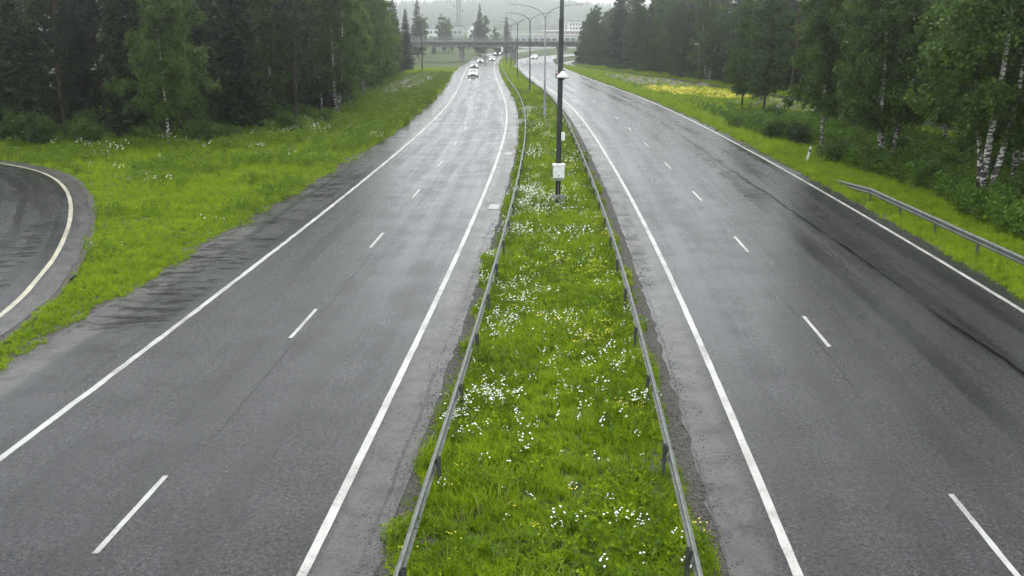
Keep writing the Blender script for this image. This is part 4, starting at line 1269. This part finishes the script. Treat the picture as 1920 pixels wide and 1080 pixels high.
# ------------------------------------------------------------------ grass, weeds and flowers
def blades_mesh(name, seed, n, h, w, spread, mat, bend=.5):
    r = np.random.default_rng(seed)
    a = r.uniform(0, 6.28, n); q = spread * np.sqrt(r.random(n))
    B = np.column_stack([np.cos(a) * q, np.sin(a) * q, np.full(n, -.04)])
    hh = h * r.uniform(.5, 1.15, n); az = r.uniform(0, 6.28, n); be = bend * r.uniform(.2, 1.2, n)
    d = np.column_stack([np.cos(az), np.sin(az), np.zeros(n)]); s = np.column_stack([-np.sin(az), np.cos(az), np.zeros(n)])
    ww = (w * r.uniform(.7, 1.3, n))[:, None]
    mid = B + d * (hh * be * .28)[:, None] + np.array([0, 0, 1.0]) * (hh * .6)[:, None]
    tip = B + d * (hh * be)[:, None] + np.array([0, 0, 1.0]) * (hh * (1 - .35 * be))[:, None]
    V = np.stack([B - s * ww * .5, B + s * ww * .5, mid + s * ww * .42, mid - s * ww * .42, tip], 1).reshape(-1, 3)
    o = np.arange(n)[:, None] * 5
    F = np.concatenate([o + np.array([0, 1, 2]), o + np.array([0, 2, 3]), o + np.array([3, 2, 4])])
    return np_mesh(name, V, F, mat)
def flower_mesh(name, seed, n, h, headr, mat, spread, up=True, heads=1):
    r = np.random.default_rng(seed); V = []; F = []; mi = []
    def poly(c, rad, nrm, m):
        nrm = unit(nrm); a = unit(np.cross(nrm, [.3, .9, .2])); b = np.cross(nrm, a); k = 7; base = len(V)
        for i in range(k): V.append(c + rad * (a * math.cos(6.283 * i / k) + b * math.sin(6.283 * i / k)) * (1 if i % 2 else .86) - nrm * rad * .15)
        V.append(c + nrm * rad * .12)
        for i in range(k): F.append((base + i, base + (i + 1) % k, base + k)); mi.append(m)
    for _ in range(n):
        a = r.uniform(0, 6.28); q = spread * math.sqrt(r.random()); b = np.array([math.cos(a) * q, math.sin(a) * q, 0]); hh = h * r.uniform(.75, 1.15)
        t = b + np.array([r.normal(0, .05), r.normal(0, .05), hh]); base = len(V)
        V.extend([b - [.004, 0, 0], b + [.004, 0, 0], t]); F.append((base, base + 1, base + 2)); mi.append(1)
        for k_ in range(heads):
            c = t - np.array([0, 0, k_ * headr * 1.15]) + (r.normal(0, headr * .25, 3) if heads > 1 else 0)
            poly(c, headr * (1 - .35 * (1 - k_ / max(1, heads)) if heads > 1 else 1), np.array([r.normal(0, .3), r.normal(0, .3) - .25, 1.0]), 0)
    m = np_mesh(name, np.array(V), np.array(F), mat); m.materials.append(M['grass_dark'])
    m.polygons.foreach_set('material_index', mi); return m
def source(name, mesh): return bpy.data.objects.new(name, mesh)     # never linked: only its geometry is scattered

S_GRASS = [source('tuft', blades_mesh('tuft', 61, 30, .36, .017, .13, M['grass'])), source('tuft', blades_mesh('tuft', 62, 26, .27, .02, .12, M['grass'], .8)), source('tuft', blades_mesh('tuft', 63, 22, .46, .016, .12, M['grass'], .6))]
def weed_mesh(seed, H, n, leaf, mat):
    r = np.random.default_rng(seed)
    P = np.column_stack([r.normal(0, .12, n), r.normal(0, .12, n), r.uniform(.03, H, n)])
    S = leaf * r.uniform(.6, 1.3, n)
    V, F = kites(P, unit(r.normal(size=(n, 3)) + np.array([0, 0, .25])), S, S * .5, r)
    return np_mesh('weed', V, F, mat)
S_WEED = [source('weed', weed_mesh(71, .42, 42, .12, M['grass_dark'])), source('weed', weed_mesh(72, .30, 36, .10, M['grass'])), source('weed', weed_mesh(73, .7, 60, .14, M['grass_dark']))]
S_HERB = [source('herb', weed_mesh(74, .62, 70, .14, M['herb'])), source('herb', weed_mesh(75, .95, 95, .16, M['herb'])), source('herb', weed_mesh(76, .45, 60, .12, M['grass_dark']))]
S_STRAW = [source('seed_grass', blades_mesh('seed_grass', 64, 5, .5, .009, .15, M['straw'], .35))]
S_DAISY = [source('daisy', flower_mesh('daisy', 81, 3, .42, .023, M['petal'], .10)), source('daisy', flower_mesh('daisy', 82, 6, .44, .022, M['petal'], .16))]
S_YEL = [source('buttercup', flower_mesh('buttercup', 83, 5, .36, .017, M['yellow'], .16))]
S_LUP = [source('lupine', flower_mesh('lupine', 84, 4, .75, .06, M['pink'], .22, heads=6)), source('umbel', flower_mesh('umbel', 85, 4, .7, .075, M['pale'], .22))]
S_YBIG = [source('yellow_weed', flower_mesh('yellow_weed', 86, 7, .8, .06, M['yellow'], .32, heads=2))]

def scatter(name, label, cat, srcs, X, Y, scl, var=None, zoff=0.0):
    n = len(X)
    Z = ground_z(X, Y) + zoff
    m = bpy.data.meshes.new(name)
    m.vertices.add(n); m.vertices.foreach_set('co', np.column_stack([X, Y, Z]).astype(np.float32).ravel())
    ar = m.attributes.new('rot', 'FLOAT_VECTOR', 'POINT')
    rot = np.column_stack([rng.normal(0, .12, n), rng.normal(0, .12, n), rng.uniform(0, 6.283, n)]).astype(np.float32)
    ar.data.foreach_set('vector', rot.ravel())
    asc = m.attributes.new('scl', 'FLOAT', 'POINT'); asc.data.foreach_set('value', np.asarray(scl, np.float32))
    av = m.attributes.new('var', 'INT', 'POINT')
    av.data.foreach_set('value', (rng.integers(0, len(srcs), n) if var is None else var).astype(np.int32))
    o = link(name, m)
    tag(o, label, cat, kind='stuff')
    ng = bpy.data.node_groups.new(name, 'GeometryNodeTree')
    ng.interface.new_socket('Geometry', in_out='INPUT', socket_type='NodeSocketGeometry')
    ng.interface.new_socket('Geometry', in_out='OUTPUT', socket_type='NodeSocketGeometry')
    gi = ng.nodes.new('NodeGroupInput'); go = ng.nodes.new('NodeGroupOutput'); jn = ng.nodes.new('GeometryNodeJoinGeometry')
    def attr(nm, typ):
        a = ng.nodes.new('GeometryNodeInputNamedAttribute'); a.data_type = typ; a.inputs['Name'].default_value = nm; return a.outputs['Attribute']
    e2r = ng.nodes.new('FunctionNodeEulerToRotation'); ng.links.new(attr('rot', 'FLOAT_VECTOR'), e2r.inputs[0])
    sc_ = attr('scl', 'FLOAT'); vr = attr('var', 'INT')
    for i, s in enumerate(srcs):
        cp = ng.nodes.new('FunctionNodeCompare'); cp.data_type = 'INT'; cp.operation = 'EQUAL'
        ng.links.new(vr, cp.inputs[2]); cp.inputs[3].default_value = i
        oi = ng.nodes.new('GeometryNodeObjectInfo'); oi.inputs['Object'].default_value = s; oi.inputs['As Instance'].default_value = True
        ip = ng.nodes.new('GeometryNodeInstanceOnPoints')
        ng.links.new(gi.outputs[0], ip.inputs['Points']); ng.links.new(cp.outputs[0], ip.inputs['Selection'])
        ng.links.new(oi.outputs['Geometry'], ip.inputs['Instance']); ng.links.new(e2r.outputs[0], ip.inputs['Rotation']); ng.links.new(sc_, ip.inputs['Scale'])
        ng.links.new(ip.outputs[0], jn.inputs[0])
    ng.links.new(jn.outputs[0], go.inputs[0])
    o.modifiers.new('scatter', 'NODES').node_group = ng
    return o

def field(density, x0, x1, y0, y1, keep):
    """random plan points; density per m2 falls with distance, keep(X, Y) masks"""
    n = int((x1 - x0) * (y1 - y0) * density)
    X = rng.uniform(x0, x1, n); Y = rng.uniform(y0, y1, n)
    k = keep(X, Y); return X[k], Y[k]
patch = lambda X, Y, s, seed: smooth_noise(X, Y, s, seed)

def median_keep(X, Y):
    u = X - RX(Y)
    return (u > 1.40 + .45 * patch(X, Y, .55, 1.)) & (u < o_Rrail(Y) + .2 + .4 * patch(X, Y, .55, 2.))
def ramp_dist_mask(X, Y, off):
    """True where a point lies on the grass side of the slip road, at least off from its painted edge"""
    out = np.ones(len(X), bool)
    near = (X < -10) & (Y < 80)
    idx = np.where(near)[0]
    for c in range(0, len(idx), 4000):
        j = idx[c:c + 4000]
        d = (X[j][:, None] - rampC[None, :, 0]) ** 2 + (Y[j][:, None] - rampC[None, :, 1]) ** 2
        k = d.argmin(1)
        side = (X[j] - rampC[k, 0]) * rampN[k, 0] + (Y[j] - rampC[k, 1]) * rampN[k, 1]
        out[j] = side > off[j]
    return out
def left_keep(X, Y):
    u = X - RX(Y)
    k = u < o_Lasph(Y) + .05 + .5 * patch(X, Y, .6, 4.)
    k &= ramp_dist_mask(X, Y, 1.0 + .45 * patch(X, Y, .5, 6.))
    return k & (Y > 23)
def path_clear(X, Y):
    xp = np.interp(Y, pathC[:, 1], pathC[:, 0]); return np.abs(X - xp) > 1.65
def right_keep(X, Y):
    u = X - RX(Y)
    return (u > o_Rl(Y) + 10.9 - .3 * ramp01(Y, 60, 120) + .25 * patch(X, Y, .7, 5.)) & path_clear(X, Y)
def inview(X, Y, m=60):
    th = math.atan(493 / 1920); dep = Y * math.cos(th) + 8.4 * math.sin(th)
    u = 960 + 1920 * X / np.maximum(dep, 1)
    return (u > -m) & (u < 1920 + m)

def bands(lst, x0f, x1f, keep):
    XS, YS, SS = [], [], []
    for (d, y0, y1, s) in lst:
        X, Y = field(d, x0f(y0, y1), x1f(y0, y1), y0, y1, lambda a, b: inview(a, b))
        k = keep(X, Y); X, Y = X[k], Y[k]
        XS.append(X); YS.append(Y); SS.append(s * rng.uniform(.65, 1.2, len(X)))
    return np.concatenate(XS), np.concatenate(YS), np.concatenate(SS)

X, Y, S = bands([(75, 11, 34, .95), (50, 34, 65, 1.05), (26, 65, 120, 1.3), (12, 120, 200, 1.8), (6, 200, 330, 2.3)], lambda a, b: -6, lambda a, b: 6, median_keep)
S *= (.6 + .6 * ramp01(patch(X, Y, .35, 8.) + .7 * patch(X, Y, 1.6, 12.), -.45, .5))
scatter('median_grass', 'long yellow-green grass filling the median between the guard rails', 'grass', S_GRASS, X, Y, S)
X, Y, S = bands([(14, 11, 34, .9), (10, 34, 65, 1.0), (5, 65, 140, 1.4)], lambda a, b: -6, lambda a, b: 6, median_keep)
k = patch(X, Y, .45, 21.) > -.12
scatter('median_weeds', 'leafy weeds among the grass of the median', 'weeds', S_WEED[:2], X[k], Y[k], S[k])
X, Y, S = bands([(3, 11, 34, 1.0), (3, 34, 66, 1.1), (1.5, 66, 120, 1.4)], lambda a, b: -6, lambda a, b: 6, median_keep)
k = patch(X, Y, .5, 77.) > -.1
scatter('median_seed_grass', 'thin dry seed-bearing stalks standing above the median grass', 'grass', S_STRAW, X[k], Y[k], S[k])
X, Y, S = bands([(60, 20, 40, 1.0), (36, 40, 66, 1.15), (11, 66, 110, 1.6), (5, 110, 250, 2.2)], lambda a, b: -44, lambda a, b: -8, lambda A, B: left_keep(A, B) & ((A > np.interp(B, [60, 77, 84, 100, 250], [-80, -46, -24, -18.5, -24])) | (B < 80)))
S *= .7 + .3 * ramp01(patch(X, Y, .2, 9.), -.3, .4)
scatter('left_verge_grass', 'mown yellow-green grass of the verge between slip road and left carriageway', 'grass', S_GRASS, X, Y, S * .72)
X, Y, S = bands([(5, 30, 60, .9), (5, 60, 90, 1.2), (3, 90, 200, 1.6)], lambda a, b: -44, lambda a, b: -8, lambda A, B: left_keep(A, B) & (patch(A, B, .22, 23.) + (B - 64) * .012 > .0))
scatter('left_verge_weeds', 'leafy weeds along the upper part of the left verge', 'weeds', S_WEED, X, Y, S * .9)
X, Y, S = bands([(42, 24, 46, 1.0), (24, 46, 70, 1.15), (10, 70, 120, 1.7), (4.5, 120, 280, 2.3)], lambda a, b: 12, lambda a, b: 44, lambda A, B: right_keep(A, B) & (A < np.interp(B, [24, 60, 100, 150, 280], [40, 44, 42, 38, 24])))
scatter('right_verge_grass', 'grass of the verge right of the right carriageway', 'grass', S_GRASS, X, Y, S * .8)
def right_weed_keep(A, B):
    u = A - RX(B) - o_Rl(B)
    return right_keep(A, B) & (u > 15.2 - 2.2 * ramp01(B, 68, 88) + 1.3 * patch(A, B, .15, 31.)) & (A < np.interp(B, [24, 60, 100, 150, 280], [40, 44, 42, 38, 24]))
X, Y, S = bands([(10, 24, 60, 1.0), (9, 60, 100, 1.15), (4, 100, 260, 1.4)], lambda a, b: 12, lambda a, b: 44, right_weed_keep)
dpath = np.interp(Y, pathC[:, 1], pathC[:, 0]) - X
S = S * (.38 + .62 * ramp01(dpath, 4, 11)) * (1 - .62 * ramp01(Y, 86, 112))
k = rng.random(len(X)) < 1 - .6 * ramp01(Y, 86, 112)
X, Y, S = X[k], Y[k], S[k]
scatter('right_verge_weeds', 'tall dark green weeds on the slope beneath the right birches', 'weeds', S_HERB, X, Y, S * 1.15)

# loose stones along the crumbling asphalt edges
def stone_mesh(seed):
    r = np.random.default_rng(seed); bm = bmesh.new(); bmesh.ops.create_icosphere(bm, subdivisions=1, radius=.5)
    for v in bm.verts: v.co *= r.uniform(.7, 1.2); v.co.z *= .6
    m = bpy.data.meshes.new('stone'); bm.to_mesh(m); bm.free(); m.materials.append(M['stone_grey']); return m
M['stone_grey'] = simple('loose_stone', (.11, .105, .10), .6, 0, .5, 9.0, .3)
S_STONE = [source('stone', stone_mesh(91)), source('stone', stone_mesh(92))]
n = 9000
Y = 11 + 70 * rng.random(n) ** 1.5; sel = rng.integers(0, 3, n)
X = RX(Y) + np.where(sel == 0, 1.15 + rng.normal(0, .22, n), np.where(sel == 1, o_Rl(Y) - 1.15 + rng.normal(0, .22, n), o_Lasph(Y) + rng.normal(0, .25, n)))
scatter('gravel_stones', 'loose small stones along the crumbling asphalt edges', 'gravel', S_STONE, X, Y, rng.uniform(.012, .045, n), zoff=.055)

# flowers
X, Y, S = bands([(60, 11, 34, .95), (44, 34, 62, 1.1), (16, 62, 110, 1.5)], lambda a, b: -6, lambda a, b: 6, median_keep)
u = X - RX(Y)
prob = ramp01(patch(X, Y, .30, 41.) + .6 * patch(X, Y, 1.3, 42.), -.02, .7) * (.25 + .75 * ramp01(3.9 - u, 0, 2.0)) + .015
k = rng.random(len(X)) < prob * .95
scatter('daisies', 'white daisies in loose drifts on the left half of the median', 'flowers', S_DAISY, X[k], Y[k], S[k])
prob = ramp01(patch(X, Y, .3, 44.) + .5 * patch(X, Y, 1.1, 45.), .05, .6) * (.15 + .85 * ramp01(u, 3.0, 4.6)) + .01
k = rng.random(len(X)) < prob * .35
scatter('buttercups', 'small yellow flowers on the right half of the median', 'flowers', S_YEL, X[k], Y[k], S[k])
X, Y, S = bands([(6, 30, 60, 1.2), (6, 60, 100, 1.6)], lambda a, b: -44, lambda a, b: -8, left_keep)
prob = ramp01(patch(X, Y, .2, 47.) + .4 * patch(X, Y, .8, 48.) + .006 * (Y - 55), .15, .6)
k = rng.random(len(X)) < prob * .2
scatter('verge_daisies', 'white and pale flowers dotted over the left verge', 'flowers', S_DAISY, X[k], Y[k], S[k])
def blob(cx_, cy_, rx, ry, n, ang=0.0):
    a = rng.uniform(0, 6.283, n); q = np.sqrt(rng.random(n)); A = q * np.cos(a) * rx; B = q * np.sin(a) * ry
    return cx_ + A * math.cos(ang) - B * math.sin(ang), cy_ + A * math.sin(ang) + B * math.cos(ang)
X, Y = blob(-15.4, 163, 2.4, 33, 900); k = left_keep(X, Y); X, Y = X[k], Y[k]
scatter('left_lupines', 'pale pink and white lupines in a drift on the left verge', 'flowers', S_LUP, X, Y, rng.uniform(.8, 1.4, len(X)))
X, Y = blob(23.6, 136, 4.6, 14, 1000, .28); k = right_keep(X, Y); X, Y = X[k], Y[k]
k = (patch(X, Y, .25, 55.) + .5 * patch(X, Y, .9, 56.)) > -.05
scatter('yellow_flower_patch', 'bright yellow flowering weeds in a patch on the right verge', 'flowers', S_YBIG, X[k], Y[k], rng.uniform(.7, 1.2, k.sum()))
X, Y = blob(24.5, 150, 5.0, 48, 1100, .12); k = right_keep(X, Y) & (patch(X, Y, .16, 57.) > -.15) & ((Y < 120) | (Y > 150)); X, Y = X[k], Y[k]
scatter('right_lupines', 'pale and pinkish lupines and umbels on the right verge before the footpath', 'flowers', S_LUP, X, Y, rng.uniform(.7, 1.3, len(X)))

# ------------------------------------------------------------------ rain haze
t = NT('rain_haze')
pvn = t.n('ShaderNodeVolumePrincipled')
pvn.inputs['Color'].default_value = (.93, .95, .96, 1)
pvn.inputs['Density'].default_value = 5.2e-4
pvn.inputs['Anisotropy'].default_value = 0.85
t.t.links.new(pvn.outputs[0], t.out.inputs['Volume'])
tag(MB().box(-1320, 1320, -130, 3060, -12, 82).build('haze', t.m), 'pale rain haze filling the air over the highway', 'haze', kind='stuff')
print('trees in woods', nL, nR)
